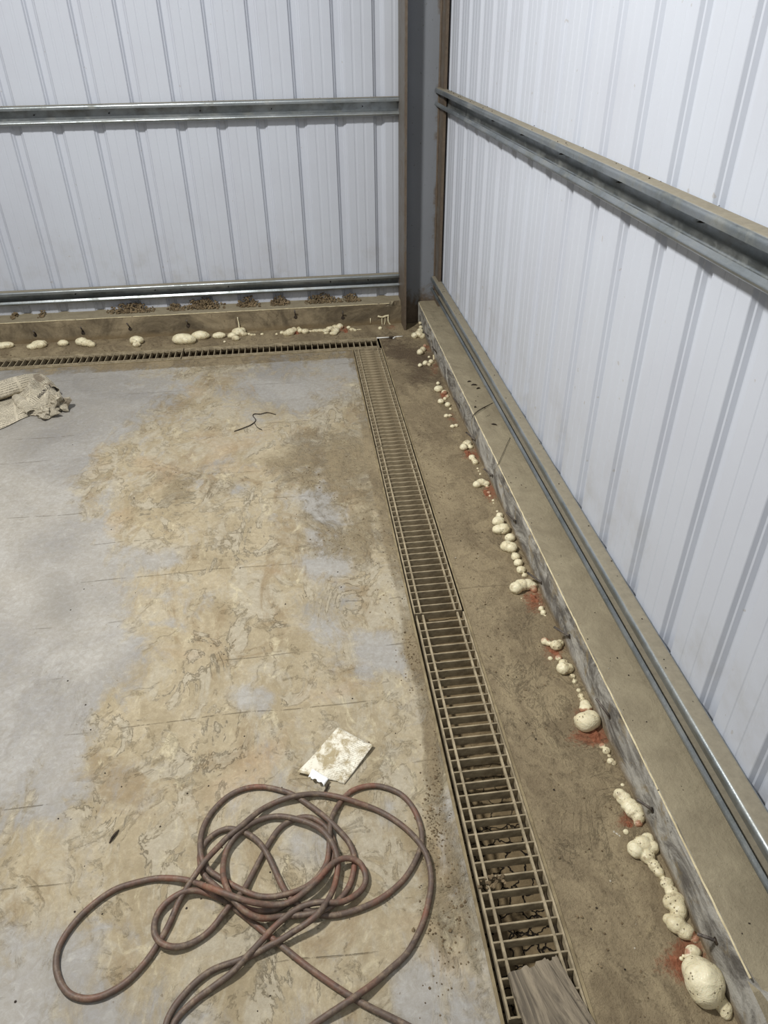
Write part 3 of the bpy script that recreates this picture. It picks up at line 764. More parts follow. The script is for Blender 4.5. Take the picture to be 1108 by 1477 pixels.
# back kerb, from left
foam('flat oval foam pad cut off by the left picture edge', [(8, 498, 12, 6), (0, 499, 10, 6)], grime=.5)
foam('smooth tilted foam loaf, second from the left picture edge', [(47, 500, 9, 5), (56, 497, 11, 7), (61, 496, 7, 6)], grime=.5)
foam('small plain foam cushion between two larger loaves', [(91, 495, 7.5, 5.5)], grime=.4)
foam('foam loaf with a drooping right end, by the back grate', [(118, 493, 9, 7), (125, 495, 9, 6), (132, 497, 6, 5)], grime=.6)
foam('lone round foam ball with a crumbly chin', [(197, 491, 10, 7.5), (197, 497, 6, 4.5)], grime=.9)
foam('largest foam dome by the back wall, left of a pair', [(263, 489, 15, 9), (271, 490, 12, 8)], grime=.3)
foam('right foam dome tucked behind the largest back dome', [(289, 484, 13, 7.5), (283, 485, 8, 6)], grime=.3)
p0 = ony(318, 453, KY-.004); p1 = ony(310, 466, KY-.006); p2 = ony(311, 478, KY-.02)
foam('small foam bun below a thin bent thread', [(316, 484, 10, 5.5)], grime=.4, extra=[(spline([p0, p1, p2, onz(313, 480, .012)], 6), .0018)])
q0 = ony(342.5, 457, KY-.006); q1 = ony(344.5, 468, KY-.012)
foam('pinkish lumpy foam splash with a vertical stalk', [(335, 484, 7, 5), (343, 479, 9, 7), (349, 477, 6, 5.5), (340, 488, 6, 4.5), (352, 482, 5, 4)], grime=.8, extra=[(spline([q0, q1, ony(345, 475, KY-.03)], 6), .0048)])
foam('tiny scattered foam bits right of the pinkish splash', [(359, 482, 2.5, 2), (363, 483, 3, 2), (367, 483, 2.4, 1.8)], name='foam_bead')
foam('tiny foam bit midway between the splash and the next cluster', [(378, 482, 2.4, 1.8)], name='foam_bead')
foam('tiny white foam dot near the back grate, below the small bun', [(324, 493, 1.8)], name='foam_bead')
foam('bone-like foam lump left of red dust by the back kerb', [(399, 482, 2, 1.8), (407, 480, 3.6, 3), (414, 481, 6, 4.5), (419, 479, 7, 6), (424, 476, 5, 4.5)], [(427, 481, 4)], .5)
foam('small double foam right of the red dust by the back kerb', [(433, 477, 4), (440, 478, 6, 4.4), (431, 474, 3)], [(428, 482, 4)], .5)
foam('branching foam heap with many lobes, right part of the back kerb', [(447, 478, 3, 2), (455, 477.5, 6, 3), (462, 477, 6, 3), (470, 477, 6, 3.4), (476, 474, 6, 4), (483, 472, 5, 4), (490, 471, 5.2, 5), (484, 477, 6, 5), (481, 481, 6, 3.4), (471, 480.5, 4, 2)], [(494, 475, 5)], .6)
foam('small foam crumbs right of the red patch at the back kerb', [(503, 472.5, 3.2, 2.8), (508, 475.5, 4, 3.2), (512, 476.5, 3, 2.2), (518, 475.5, 4, 1.2)], grime=.6, name='foam_bead')
foam('single foam bead below the dripping foam comb', [(548.5, 473.5, 3)], name='foam_bead')

# foam drips on the back kerb face
def drip(label, P, r, name='foam_drip', red=0):
    pts = spline([ony(a, b, KY-.003) for a, b in P], 5); v, f = tube(pts, r, 8)
    o = link(name, v, f, 'foam', smooth=True); setattr_f(o, 'red', [red]*len(v)); setattr_f(o, 'grime', [.4]*len(v)); return o
parts = []
for P, r in (([(545, 456), (551, 457.5), (556, 456), (561, 455)], .006), ([(551, 457), (551, 464), (551.5, 470.5)], .0028), ([(555.5, 457), (555.5, 464), (553.5, 471)], .0028), ([(560, 456), (560.5, 464), (564, 469), (568, 471)], .005)):
    parts.append(tube(spline([ony(a, b, KY-.003) for a, b in P], 5), r, 8))
v, f = merge(parts); o = link('foam_drip', v, f, 'foam', smooth=True); setattr_f(o, 'red', [0]*len(v)); setattr_f(o, 'grime', [.3]*len(v))
tag(o, 'comb of foam drips running down the back kerb beside the column', 'foam', 'blobs of cured foam along the kerbs')
v, f = tube([ony(534.5, 459, KY-.002), ony(534.5, 468, KY-.002)], [.003, .002], 6)
o = link('foam_drip', v, f, 'foam', smooth=True); setattr_f(o, 'red', [0]*len(v)); setattr_f(o, 'grime', [.3]*len(v))
tag(o, 'short single foam drip on the back kerb left of the drip comb', 'foam', 'blobs of cured foam along the kerbs')
a = onx(614+2, 522, KX-.003); 
v, f = tube([onx(625.5, 512, KX-.004), onx(626.5, 524, KX-.004)], [.004, .006], 8)
o = link('foam_drip', v, f, 'foam', smooth=True); setattr_f(o, 'red', [.2]*len(v)); setattr_f(o, 'grime', [.6]*len(v))
tag(o, 'yellowish foam drip on the right kerb face above the muddy lump', 'foam', 'blobs of cured foam along the kerbs')

# ------------------------------------------------------------------ brick dust heaps
def heap(name, label, px, py, rx, ry, h, mat, cat, group, seed, plane_z=0, amp=.5, kind=None, ctr=None, rr=None):
    c = ctr if ctr else onz(px, py, plane_z); s = depth(c)/F
    RX, RY = rr if rr else (rx*s, ry*s/max(.35, -(c-EYE).normalized().z))
    V, Fc = [], []; N, Mr = 36, 12
    V.append((0, 0, h))
    for j in range(1, Mr+1):
        u = j/Mr
        for i in range(N):
            a = 2*PI*i/N; k = 1+.35*noise.noise(Vector((math.cos(a)*1.6, math.sin(a)*1.6, seed)))
            x, y = RX*u*k*math.cos(a), RY*u*k*math.sin(a)
            z = h*(math.exp(-u*u*2.6))*(1+amp*noise.noise(Vector((x*90, y*90, seed)))) - h*.085*(u**2)
            z += .0015*noise.noise(Vector((x*260, y*260, seed)))
            V.append((x, y, z if j < Mr else -.002))
    for i in range(N): Fc.append((0, 1+i, 1+(i+1) % N))
    for j in range(Mr-1):
        for i in range(N): Fc.append((1+j*N+i, 1+(j+1)*N+i, 1+(j+1)*N+(i+1) % N, 1+j*N+(i+1) % N))
    o = link(name, V, Fc, mat, smooth=False); o.location = (c.x, c.y, plane_z); tag(o, label, cat, group, kind); return o
BD = 'patches of orange brick dust'
for i, (px, py, rx, ry, h, lab) in enumerate([
    (499, 478, 6, 5, .008, 'red brick dust by the back kerb between foam heap and crumbs'),
    (428, 480, 5, 5, .008, 'red brick dust by the back kerb between bone-like and double foam'),
    (640, 571, 6, 6, .010, 'red brick dust inside the upper foam cluster of knobs'),
    (675, 655, 8, 7, .012, 'bright red brick dust under the mushroom-like foam'),
    (702, 712, 8, 8, .012, 'red brick dust beneath the curled foam cap'),
    (770, 865, 10, 11, .010, 'red brick dust below the kidney-shaped foam blob'),
    (800, 942, 12, 9, .006, 'faint red brick dust between nugget and pitted pear foam'),
    (859, 1064, 17, 13, .014, 'wide orange brick dust fan under the big foam bulb'),
    (908, 1192, 11, 9, .008, 'orange brick dust beneath the twisted foam cone'),
    (976, 1392, 16, 18, .007, 'orange brick dust patch left of the biggest foam egg')]):
    heap('brick_dust_heap', lab, px, py, rx, ry, h, 'brick', 'brick dust', BD, i*2.7)

# ------------------------------------------------------------------ soil heaps on the back kerb (clods)
def clods(name, label, x0, x1, y0, y1, z, n, rmin, rmax, mat, cat, group=None, kind=None, hgt=.03, seed=1):
    rnd = random.Random(seed); parts = []
    for i in range(n):
        u = rnd.gauss(.5, .22); u = min(1, max(0, u)); x = x0+(x1-x0)*u; vv = rnd.random(); y = y0+(y1-y0)*vv
        r = rnd.uniform(rmin, rmax); top = hgt*(1-(2*u-1)**2)*vv**.8
        parts.append(lump((x, y, z+r*.6+top*rnd.random()), r, i+seed, .8, 1, .6, 1.5))
    v, f = merge(parts); c = Vector(((x0+x1)/2, (y0+y1)/2, z))
    o = link(name, [Vector(p)-c for p in v], f, mat); o.location = c; tag(o, label, cat, group, kind); return o
zk = KHB
for i, (a, b, n, hg, lab) in enumerate([
    (153, 222, 120, .045, 'broad soil heap on the back kerb, left one under the lower rail'),
    (242, 262, 26, .03, 'thin soil heap on the back kerb, beside the tallest heap'),
    (262, 324, 120, .055, 'tallest soil heap on the back kerb, above the foam domes'),
    (342, 375, 60, .05, 'narrow soil heap on the back kerb above the pinkish splash'),
    (391, 418, 55, .045, 'soil heap on the back kerb above the bone-like foam'),
    (440, 490, 90, .04, 'long soil heap on the back kerb above the branching foam'),
    (492, 520, 45, .035, 'last soil heap on the back kerb before the column'),
    (10, 24, 14, .02, 'small dark soil heap on the back kerb at the left picture edge'),
    (52, 65, 14, .02, 'small reddish soil heap on the back kerb, second from the left edge')]):
    xa = ony(a, 440, 4.5).x; xb = ony(b, 440, 4.5).x
    clods('soil_heap', lab, xa, xb, 4.445, 4.522, zk, int(n*2.6), .0035, .0085, 'clod', 'soil heap', 'soil heaps on the back kerb', None, hg, 11+i)

# ------------------------------------------------------------------ hose
def hose():
    A1 = [(640, 1512), (600, 1487), (583, 1477), (517, 1444), (454, 1402), (407, 1365), (382, 1345), (358, 1325), (329, 1303), (307, 1291), (285, 1285), (270, 1285), (252, 1293), (233, 1309), (222.5, 1333), (226, 1354), (244, 1365.5), (268, 1364), (290, 1353), (307, 1338), (322, 1318), (331, 1307), (342, 1295), (353.4, 1281), (374, 1242), (389, 1215), (403, 1195), (419, 1184), (440, 1178.5), (456, 1182), (473, 1196), (481, 1213), (481.5, 1236), (466, 1260), (446, 1278.5), (423, 1297), (401, 1311), (374, 1314.5), (352, 1309), (326.6, 1291), (307, 1275), (292, 1258.5), (288.6, 1239), (291, 1224), (303, 1208), (320, 1197.5), (334, 1195), (347.5, 1199), (360, 1204), (374, 1215), (386, 1233), (398, 1258.5), (408.5, 1281), (423, 1299), (441, 1311.7), (465, 1320), (487, 1319.6), (519, 1310.6), (551.6, 1295), (584, 1267), (603.6, 1232.6), (609, 1206.6), (601.4, 1176), (584, 1150), (560, 1137), (534, 1133), (508, 1140.6), (493, 1154.7), (480, 1176), (475.8, 1196), (474.7, 1224), (471, 1246), (454, 1270), (432, 1284), (404, 1292), (385, 1294), (366, 1291), (344, 1281.5), (329, 1273), (311, 1262), (296, 1249.6), (289, 1229), (289.5, 1208), (294, 1191.5), (304, 1173.6), (322, 1154), (341.5, 1141.6), (362, 1135.6), (383, 1135), (401, 1139), (420, 1145), (443, 1159), (471.5, 1180.6), (493, 1202), (506, 1219.6), (511.5, 1241), (508, 1267), (497.5, 1289), (480, 1306), (461, 1315), (436, 1320), (404, 1322), (383, 1325), (366, 1321.5), (350.5, 1312), (335.5, 1296), (325, 1275), (321.4, 1254), (325, 1232), (334, 1214), (350.5, 1196), (371, 1184), (392, 1178), (407, 1177.6), (421.6, 1180), (443, 1186), (465, 1198), (480, 1217.5), (486.6, 1237), (486.6, 1258.6), (480, 1284.6), (465, 1310.6), (447.6, 1328), (421.6, 1345), (406, 1355), (384.6, 1366), (361, 1379), (337, 1388), (306.6, 1399), (280.6, 1418.6), (257, 1444.6), (244, 1466), (238, 1484)]
    # slack loop below the picture
    L = [(226, 1520), (212, 1570), (226, 1610), (252, 1600), (256, 1550), (250, 1500)]
    B1 = [(251, 1474), (263, 1460), (285, 1440), (311, 1421), (337, 1401), (354, 1382), (371, 1364), (391, 1342), (410.5, 1324), (432, 1309), (450, 1303), (466, 1301), (480, 1302), (497, 1300), (513, 1291), (525, 1279), (528, 1264), (523, 1250), (515, 1241), (501, 1238), (486, 1241), (474, 1251), (458, 1270), (440, 1286), (420, 1300), (398, 1305.5), (365, 1302), (340, 1294), (320, 1287), (300, 1279.5), (289.6, 1276), (272, 1270), (250.6, 1267), (224.6, 1267), (194, 1273.6), (164, 1284), (133.6, 1305), (105.5, 1333), (86, 1363.5), (80.6, 1389), (86, 1415), (101, 1434), (125, 1441), (151, 1435), (181, 1417.6), (207, 1391.6), (226.8, 1363.5), (244, 1333), (259, 1298.5), (272, 1277), (285, 1257), (299, 1238), (314.7, 1222), (326.6, 1209), (341, 1197), (350, 1190), (362, 1179.6), (380, 1166), (401, 1156), (421.6, 1149), (454, 1145), (486.6, 1149), (519, 1159), (551.6, 1172), (584, 1193.6), (608, 1219.6), (619, 1245.6), (622, 1276), (616.6, 1308), (608, 1336.6), (588, 1374), (564, 1397), (536, 1421), (503, 1444), (477.5, 1461), (454, 1477), (425, 1500), (395, 1530), (380, 1570)]
    P = A1+L+B1
    R = .0067
    base = [onz(a, b, 0) for a, b in P]
    S0 = spline(base, 6)
    # resample evenly
    out = [S0[0]]; acc = 0
    ds = .011
    for p in S0[1:]:
        while (p-out[-1]).length >= ds:
            out.append(out[-1]+(p-out[-1]).normalized()*ds)
    n = len(out); X = np.array([[p.x, p.y] for p in out]); z = np.full(n, R)
    # later turns lie on earlier ones, except a few tucked ends
    prio = np.arange(n, dtype=float)
    def idx(px, py, lo, hi):
        q = onz(px, py, 0); d = np.hypot(X[lo:hi, 0]-q.x, X[lo:hi, 1]-q.y); return lo+int(d.argmin())
    order = list(range(n))
    # tuck: return leg of the big left loop under the small loop & outgoing leg
    i0 = idx(226.8, 1363.5, n//2, n); i1 = idx(285, 1257, n//2, n)
    for i in range(min(i0, i1), max(i0, i1)+1): prio[i] = -1-i*.001
    for i in np.argsort(prio):
        d = np.hypot(X[:, 0]-X[i, 0], X[:, 1]-X[i, 1])
        m = (prio < prio[i]) & (d < 1.7*R) & (np.abs(np.arange(n)-i) > 5)
        if m.any():
            dz = np.sqrt(np.maximum(0, (1.95*R)**2-d[m]**2))
            z[i] = max(z[i], (z[m]+dz).max())
    z = np.minimum(z, R+.052)
    # rope-like sag: smooth but never below the peaks near crossings
    for _ in range(3):
        zz = z.copy()
        for i in range(n):
            lo, hi = max(0, i-2), min(n, i+3); zz[i] = max(z[i], z[lo:hi].max()-.0035)
        z = zz
    ker = np.array([1, 2, 3, 2, 1])/9.
    for _ in range(2): z = np.convolve(np.pad(z, 2, 'edge'), ker, 'valid')
    pts = []
    for i in range(n):
        # keep the strand where it is seen: slide along the view ray to its real height
        p = Vector((X[i, 0], X[i, 1], 0)); k = z[i]/H
        q = p+(EYE-p)*k; pts.append((q.x, q.y, z[i]))
    pts = spline(pts[::2], 3)
    rr = [R*(1+.035*noise.noise(p*14)) for p in pts]
    v, f = tube(pts, rr, 12)
    o = link('air_hose', v, f, 'hose', smooth=True)
    tag(o, 'long grimy reddish-brown rubber hose lying tangled in loops on the floor', 'hose')
hose()

# ------------------------------------------------------------------ card and torn scrap
def sheetlet(name, P, zf, mat, label, cat, nu=24, nv=18, th=.0008, jag=None):
    P = [onz(a, b, .002) for a, b in P]; V, Fc, uvs = [], [], []
    for j in range(nv+1):
        for i in range(nu+1):
            u, v = i/nu, j/nv
            vv = v
            p = (P[0]*(1-u)+P[1]*u)*(1-vv)+(P[3]*(1-u)+P[2]*u)*vv
            if jag and j == 0: p = p+(P[3]-P[0]).normalized()*jag(u)
            V.append((p.x, p.y, zf(u, v))); uvs.append((u, v))
    for j in range(nv):
        for i in range(nu):
            a = j*(nu+1)+i; Fc.append((a, a+1, a+nu+2, a+nu+1))
    o = link(name, V, Fc, mat, smooth=True); uvl = o.data.uv_layers.new(name='UVMap')
    for lp in o.data.loops: uvl.data[lp.index].uv = uvs[lp.vertex_index]
    sd = o.modifiers.new('thick', 'SOLIDIFY'); sd.thickness = th; sd.offset = 1
    if label: tag(o, label, cat)
    return o
def card_z(u, v): return .0022+.0035*max(0, noise.noise(Vector((u*2.5, v*2.5, 3))))+.007*sm((u-.75)/.25)*sm((v-.0)/1)+.006*sm((.25-v)/.25)*sm((.9-u)/.5)
sheetlet('paper_card', [(430.5, 1114.5), (497, 1131), (539, 1077.5), (487.5, 1049)], card_z, 'card',
         'stained rectangular paper card with a torn lower edge, above the hose', 'card', 30, 22, jag=lambda u: .008*abs(noise.noise(Vector((u*14, 0, 0))))*sm((u-.5)/.1)+(-.004 if u < .5 else 0))
def scr_z(u, v): return .010+.006*math.sin(u*3)*(1-v)+.003*v
sheetlet('torn_paper_scrap', [(445, 1124), (468, 1136), (474.5, 1127), (451, 1112.5)], scr_z, 'whitepaper',
         'clean white scrap of paper on the lower left edge of the stained card', 'paper scrap', 10, 8, jag=lambda u: .003*math.sin(u*17))
v, f = tube(spline([onz(468.5, 1142, .004), onz(472, 1135, .006), onz(474, 1131, .006)], 4), .0028, 6)
tag(link('bark_chip', v, f, 'dark', smooth=True), 'small dark chip poking out under the white paper scrap', 'chip')

# ------------------------------------------------------------------ board over the grate
def board(label, poly, z0, th, cuts=0):
    P = [onz(a, b, z0+th) for a, b in poly]    # far-left, far-right, near-right, near-left
    bm = bmesh.new(); nu, nv = 12, 30; uvl = bm.loops.layers.uv.new('UVMap'); top, bot = [], []
    for j in range(nv+1):
        rt_, rb = [], []
        for i in range(nu+1):
            u, v = i/nu, j/nv
            p = (P[0]*(1-u)+P[1]*u)*(1-v)+(P[3]*(1-u)+P[2]*u)*v
            d = (P[3]-P[0]).normalized()
            if j == 0: p = p+d*(.006*noise.noise(Vector((u*5, 2, 0)))+.014*math.exp(-((u-.62)/.08)**2))
            if i in (0, nu): p = p+(P[1]-P[0]).normalized()*.0018*noise.noise(Vector((v*9, i, 0)))
            zz = z0+th+.0015*noise.noise(Vector((u*9, v*3, 0)))
            rt_.append(bm.verts.new((p.x, p.y, zz))); rb.append(bm.verts.new((p.x, p.y, z0)))
        top.append(rt_); bot.append(rb)
    uvd = {}
    for j in range(nv+1):
        for i in range(nu+1): uvd[top[j][i]] = uvd[bot[j][i]] = (i/nu, j/nv*2.2)
    for j in range(nv):
        for i in range(nu):
            bm.faces.new((top[j][i], top[j+1][i], top[j+1][i+1], top[j][i+1])); bm.faces.new((bot[j][i], bot[j][i+1], bot[j+1][i+1], bot[j+1][i]))
    for j in range(nv):
        bm.faces.new((top[j][0], bot[j][0], bot[j+1][0], top[j+1][0])); bm.faces.new((top[j][nu], top[j+1][nu], bot[j+1][nu], bot[j][nu]))
    for i in range(nu):
        bm.faces.new((top[0][i], top[0][i+1], bot[0][i+1], bot[0][i])); bm.faces.new((top[nv][i], bot[nv][i], bot[nv][i+1], top[nv][i+1]))
    for f in bm.faces:
        for lp in f.loops: lp[uvl].uv = uvd[lp.vert]
    bmesh.ops.recalc_face_normals(bm, faces=bm.faces)
    me = bpy.data.meshes.new('b'); bm.to_mesh(me); bm.free(); me.materials.append(M['wood'])
    o = bpy.data.objects.new('wooden_board', me); C.objects.link(o); me.name = 'wooden_board'; tag(o, label, 'board', 'old grey boards on the grate'); return o
board('weathered grey board lying across the near grate at the bottom edge', [(733, 1404), (786, 1381), (885, 1530), (790, 1575)], .012, .016)
board('thin grey slat peeking out from beneath the weathered board', [(779, 1390), (802, 1377), (862, 1480), (840, 1500)], .0055, .006)
clods('dirt_clump', 'crumbly dirt clump stuck on the bars of the near grate', onz(690, 1278, 0).x, onz(728, 1272, 0).x, onz(700, 1284, 0).y, onz(700, 1268, 0).y, .004, 26, .0022, .006, 'clod', 'dirt clump', None, None, .006, 77)

# ------------------------------------------------------------------ crumpled newspaper
def paper():
    r = empty('crumpled_newspaper', onz(45, 590, 0)); tag(r, 'crumpled sheet of old newspaper on the floor at the left picture edge', 'newspaper')
    near = spline([onz(a, b, 0) for a, b in ((-80, 640), (-30, 630), (8, 617), (32, 605), (45, 601), (62, 601), (80, 594))], 8)
    far = spline([onz(a, b, 0) for a, b in ((-80, 583), (-40, 572), (0, 562), (28, 553), (52, 548), (72, 556), (84, 570))], 8)
    nu, nv = len(near)-1, 40; V, Fc, uvs = [], [], []
    def rdg(p, f, s):
        t = 0
        for k in range(3):
            a = s+k*2.1; w = (p.x*math.cos(a)+p.y*math.sin(a))*f*(1+.6*k)+1.2*noise.noise(Vector((p.x*7, p.y*7, s+k)))
            t += abs((w % 1)-.5)*2/(1+.7*k)
        return t/2.1
    for j in range(nv+1):
        v = j/nv
        for i in range(nu+1):
            u = i/nu; p = near[i]*(1-v)+far[i]*v
            cr = sm((u-.38)/.35)
            edge = min(1, v/.08, (1-v)/.06+.1) 
            z = .004+(.020+.006*(1-u))*rdg(p, 7, 1)*edge
            z += cr*edge*(.075*math.sin(PI*min(1, v*1.02))**.6*(.45+.75*rdg(p, 9, 4))*(1-sm((u-.93)/.08)*.5))
            roll = math.exp(-((v-.86)/.10)**2)*.012      # folded roll at the far edge
            groove = math.exp(-((v-.64)/.10)**2)*.03
            z += roll*(1-cr*.5)-groove*(1-cr)
            z = max(.0015, z)
            # sideways creasing so that the facets break up
            q = Vector((p.x+.012*cr*noise.noise(Vector((p.x*25, p.y*25, 9))), p.y-.75*roll+.012*cr*noise.noise(Vector((p.x*25, p.y*25, 3))), z))
            V.append(q-r.location); uvs.append((u*.9, v*.62+u*.05))
    for j in range(nv):
        for i in range(nu): a = j*(nu+1)+i; Fc.append((a, a+1, a+nu+2, a+nu+1))
    o = link('sheet', V, Fc, 'news', r); uvl = o.data.uv_layers.new(name='UVMap')
    for lp in o.data.loops: uvl.data[lp.index].uv = uvs[lp.vertex_index]
    sd = o.modifiers.new('thick', 'SOLIDIFY'); sd.thickness = .0012; sd.offset = 1
    # far edge rolled over into an open curl, and a flap folded back on the sheet
    def curl(name, path, rad, a0, a1, seed, lab):
        P = spline([onz(a, b, z) for a, b, z in path], 7); V, Fc, uv = [], [], []; N = 14
        for i, p in enumerate(P):
            d = (P[min(i+1, len(P)-1)]-P[max(0, i-1)]); d.z = 0; d.normalize(); nrm = Vector((d.y, -d.x, 0))   # toward the viewer
            u = i/(len(P)-1); rr_ = rad*(.75+.45*math.sin(PI*min(1, u*1.05)))
            for k in range(N+1):
                a = a0+(a1-a0)*k/N; w = 1+.22*noise.noise(Vector((u*6, k*.45, seed)))
                q = p+nrm*(rr_*w*math.cos(a)*1.15)+Vector((0, 0, rr_*w*math.sin(a)))
                q.z = max(q.z, .003); V.append(q-r.location); uv.append((u*.8, k/N*.25))
        for i in range(len(P)-1):
            for k in range(N): a = i*(N+1)+k; Fc.append((a, a+1, a+N+2, a+N+1))
        ob = link(name, V, Fc, 'news', r); ul = ob.data.uv_layers.new(name='UVMap')
        for lp in ob.data.loops: ul.data[lp.index].uv = uv[lp.vertex_index]
        sd_ = ob.modifiers.new('thick', 'SOLIDIFY'); sd_.thickness = .0012; ob['label'] = lab; return ob
    curl('folded_edge', [(-80, 588, .03), (-35, 576, .03), (0, 566, .032), (26, 558, .036), (48, 552, .04), (64, 556, .036), (76, 566, .03)], .040, -.35, PI*1.15, 2.0, 'far edge of the newspaper rolled over in an open curl')
    curl('folded_flap', [(24, 574, .022), (33, 582, .026), (41, 590, .022), (46, 597, .014)], .026, .1, PI*.95, 5.0, 'pale flap of newspaper folded back over the sheet')
    # screwed-up knots at the right hand end
    def knot(px, py, rad, sx, sz, seed, name):
        c = onz(px, py, rad*sz*.7); bm = bmesh.new(); bmesh.ops.create_icosphere(bm, subdivisions=3, radius=1); Vv, uu = [], []
        for vv in bm.verts:
            d = vv.co; k = .74+.50*abs(noise.noise(d*1.3+Vector((seed, 0, 0))))*2-.34*abs(noise.noise(d*2.4+Vector((0, seed, 0))))*2
            qq = Vector((d.x*rad*sx*k, d.y*rad*k, d.z*rad*sz*k)); qq.z = max(qq.z, -c.z+.001)
            Vv.append(c+qq-r.location); uu.append((math.atan2(d.y, d.x)/6.3+.5, d.z*.5+.5))
        ff = [tuple(w.index for w in g.verts) for g in bm.faces]; bm.free()
        ob = link(name, Vv, ff, 'news', r); ul = ob.data.uv_layers.new(name='UVMap')
        for lp in ob.data.loops: ul.data[lp.index].uv = (uu[lp.vertex_index][0]*.6, uu[lp.vertex_index][1]*.4)
        return ob
    k1 = knot(83, 581, .062, 1.0, .85, 3.1, 'crumpled_end'); k1['label'] = 'tightly screwed-up corner of the newspaper'
    knot(67, 594, .055, 1.1, .6, 8.4, 'crumpled_end')['label'] = 'lower screwed-up flap of the newspaper'
    # heavy headline strokes on the raised fold
    dg = bpy.context.evaluated_depsgraph_get(); dg.update()
    from mathutils.bvhtree import BVHTree
    T = [BVHTree.FromPolygons([ob.matrix_world @ v.co if False else v.co+r.location for v in ob.data.vertices], [tuple(p.vertices) for p in ob.data.polygons]) for ob in (o, k1)]
    parts = []
    strokes = []
    for k in range(5):
        bx_, by_ = 53.5+k*2.1, 571.5-k*2.0
        strokes += [((bx_, by_), (bx_+3.4, by_+3.2)), ((bx_+1.1, by_-1.0), (bx_+4.2, by_+2.0))]
    for k in range(6):
        bx_, by_ = 63.0+k*2.0, 562.0-k*.9
        strokes += [((bx_, by_-3.4), (bx_+1.5, by_+1.4))]
    strokes += [((63, 558.8), (69, 556.4)), ((69, 556.2), (74.5, 554.2)), ((66, 563.6), (76, 560.2))]
    for (a, b), (c, d) in strokes:
        pl = []
        for t in (0, .5, 1):
            x, y = a+(c-a)*t, b+(d-b)*t; dr = ray(x, y).normalized(); best = None
            for tr_ in T:
                hit = tr_.ray_cast(EYE, dr)
                if hit[0] is not None and (best is None or hit[3] < best[3]): best = hit
            if best: pl.append(best[0]+best[1]*(.0012 if best[1].dot(dr) < 0 else -.0012))
        if len(pl) == 3: parts.append(tube([p-r.location for p in pl], .0021, 4))
    if parts:
        v, f = merge(parts); hl = link('printed_headline', v, f, 'ink', r); hl['label'] = 'smudged black headline lettering'
paper()

# ------------------------------------------------------------------ steel pins driven into the kerbs
PG = 'steel pins stuck in the kerb faces'
for (a, b, c, d, lab) in [
    (610, 477, 618, 485, 'steel pin in the right kerb nearest the corner column'),
    (623.5, 500, 630, 509, 'steel pin in the right kerb above the muddy foam bean'),
    (654.5, 574, 663.5, 586.5, 'steel pin in the right kerb beside the upper foam cluster'),
    (672.5, 623.5, 686, 635, 'steel pin in the right kerb above the mushroom-like foam'),
    (698, 676, 711, 686.5, 'steel pin in the right kerb above the curled foam cap'),
    (730.5, 738.5, 744, 752.5, 'steel pin in the right kerb beside the three stacked foam balls'),
    (761, 826, 781.5, 841, 'long steel pin in the right kerb over the kidney-shaped foam'),
    (799.5, 904.5, 822, 918, 'slanting steel pin in the right kerb over the two-lobed nugget'),
    (860, 1008, 880, 1034, 'steel pin in the right kerb right of the big foam bulb'),
    (919, 1153, 941, 1168, 'steel pin in the right kerb touching the twisted foam cone'),
    (1006, 1347, 1033, 1357, 'nearest steel pin in the right kerb, above the biggest foam egg')]:
    e = onx(c, d, KX); hole = e
    dist = (e-EYE).length
    dr = ray(a, b); t = None
    # tip stands clear of the face
    tip = onx(a, b, KX-.030)
    v, f = tube([tip, tip*.15+e*.85, e+Vector((.012, 0, 0))+(e-tip)*.1], [.0034, .0034, .0034], 10)
    o = link('steel_pin', v, f, 'pin', smooth=True); tag(o, lab, 'steel pin', PG)
    hv, hf = lump((e.x+.001, e.y, e.z), .0075, c, 1.1, 2, .5, 2); ho = link('drill_hole', [(e.x-.001+(p.x-e.x)*.2, p.y, p.z) for p in hv], hf, 'dark', o)
    ho['label'] = 'dark drilled hole around the pin'
for (a, b, c, d, lab) in [
    (48, 477.5, 51, 483, 'steel pin in the back kerb above the tilted foam loaf'),
    (116, 472, 120, 480, 'steel pin in the back kerb above the drooping loaf'),
    (183, 466.5, 188, 474.5, 'steel pin in the back kerb above the lone foam ball'),
    (269, 462, 271.5, 470, 'steel pin in the back kerb above the foam domes'),
    (425, 448, 426.5, 457.5, 'steel pin in the back kerb above the bone-like foam'),
    (494.5, 449, 495, 458.5, 'steel pin in the back kerb above the branching foam')]:
    e = ony(c, d, KY); tip = ony(a, b, KY-.03)
    v, f = tube([tip, e+Vector((0, .012, 0))], .0042, 10); o = link('steel_pin', v, f, 'pin', smooth=True); tag(o, lab, 'steel pin', PG)
    hv, hf = lump((e.x, e.y, e.z), .011, c, 1.1, 2, .5, 2); ho = link('drill_hole', [(p.x, e.y-.001+(p.y-e.y)*.2, p.z) for p in hv], hf, 'dark', o)
    ho['label'] = 'dark drilled hole around the pin'
# white nozzle by the corner
nz_ = empty('foam_nozzle', onz(560, 487, 0)); tag(nz_, 'thin white foam nozzle with a black collar lying before the corner column', 'nozzle')
v, f = tube([onz(543.5, 487.5, .006), onz(562, 486.6, .006)], .0042, 8); par(link('tube', v, f, 'white', smooth=True), nz_)
v, f = tube([onz(561.5, 486.6, .008), onz(568, 486.9, .008)], .0075, 10); c = par(link('collar', v, f, 'dark', smooth=True), nz_); c['label'] = 'black collar'
v, f = tube(spline([onz(567, 488, .006), onz(571, 486, .005), onz(575, 485.5, .004), onz(581, 485, .003)], 4), [.0055]*4+[.004]*5+[.0025]*4, 6); c = par(link('dried_foam', v, f, 'white', smooth=True), nz_); c['label'] = 'dried white foam trailing from the nozzle'

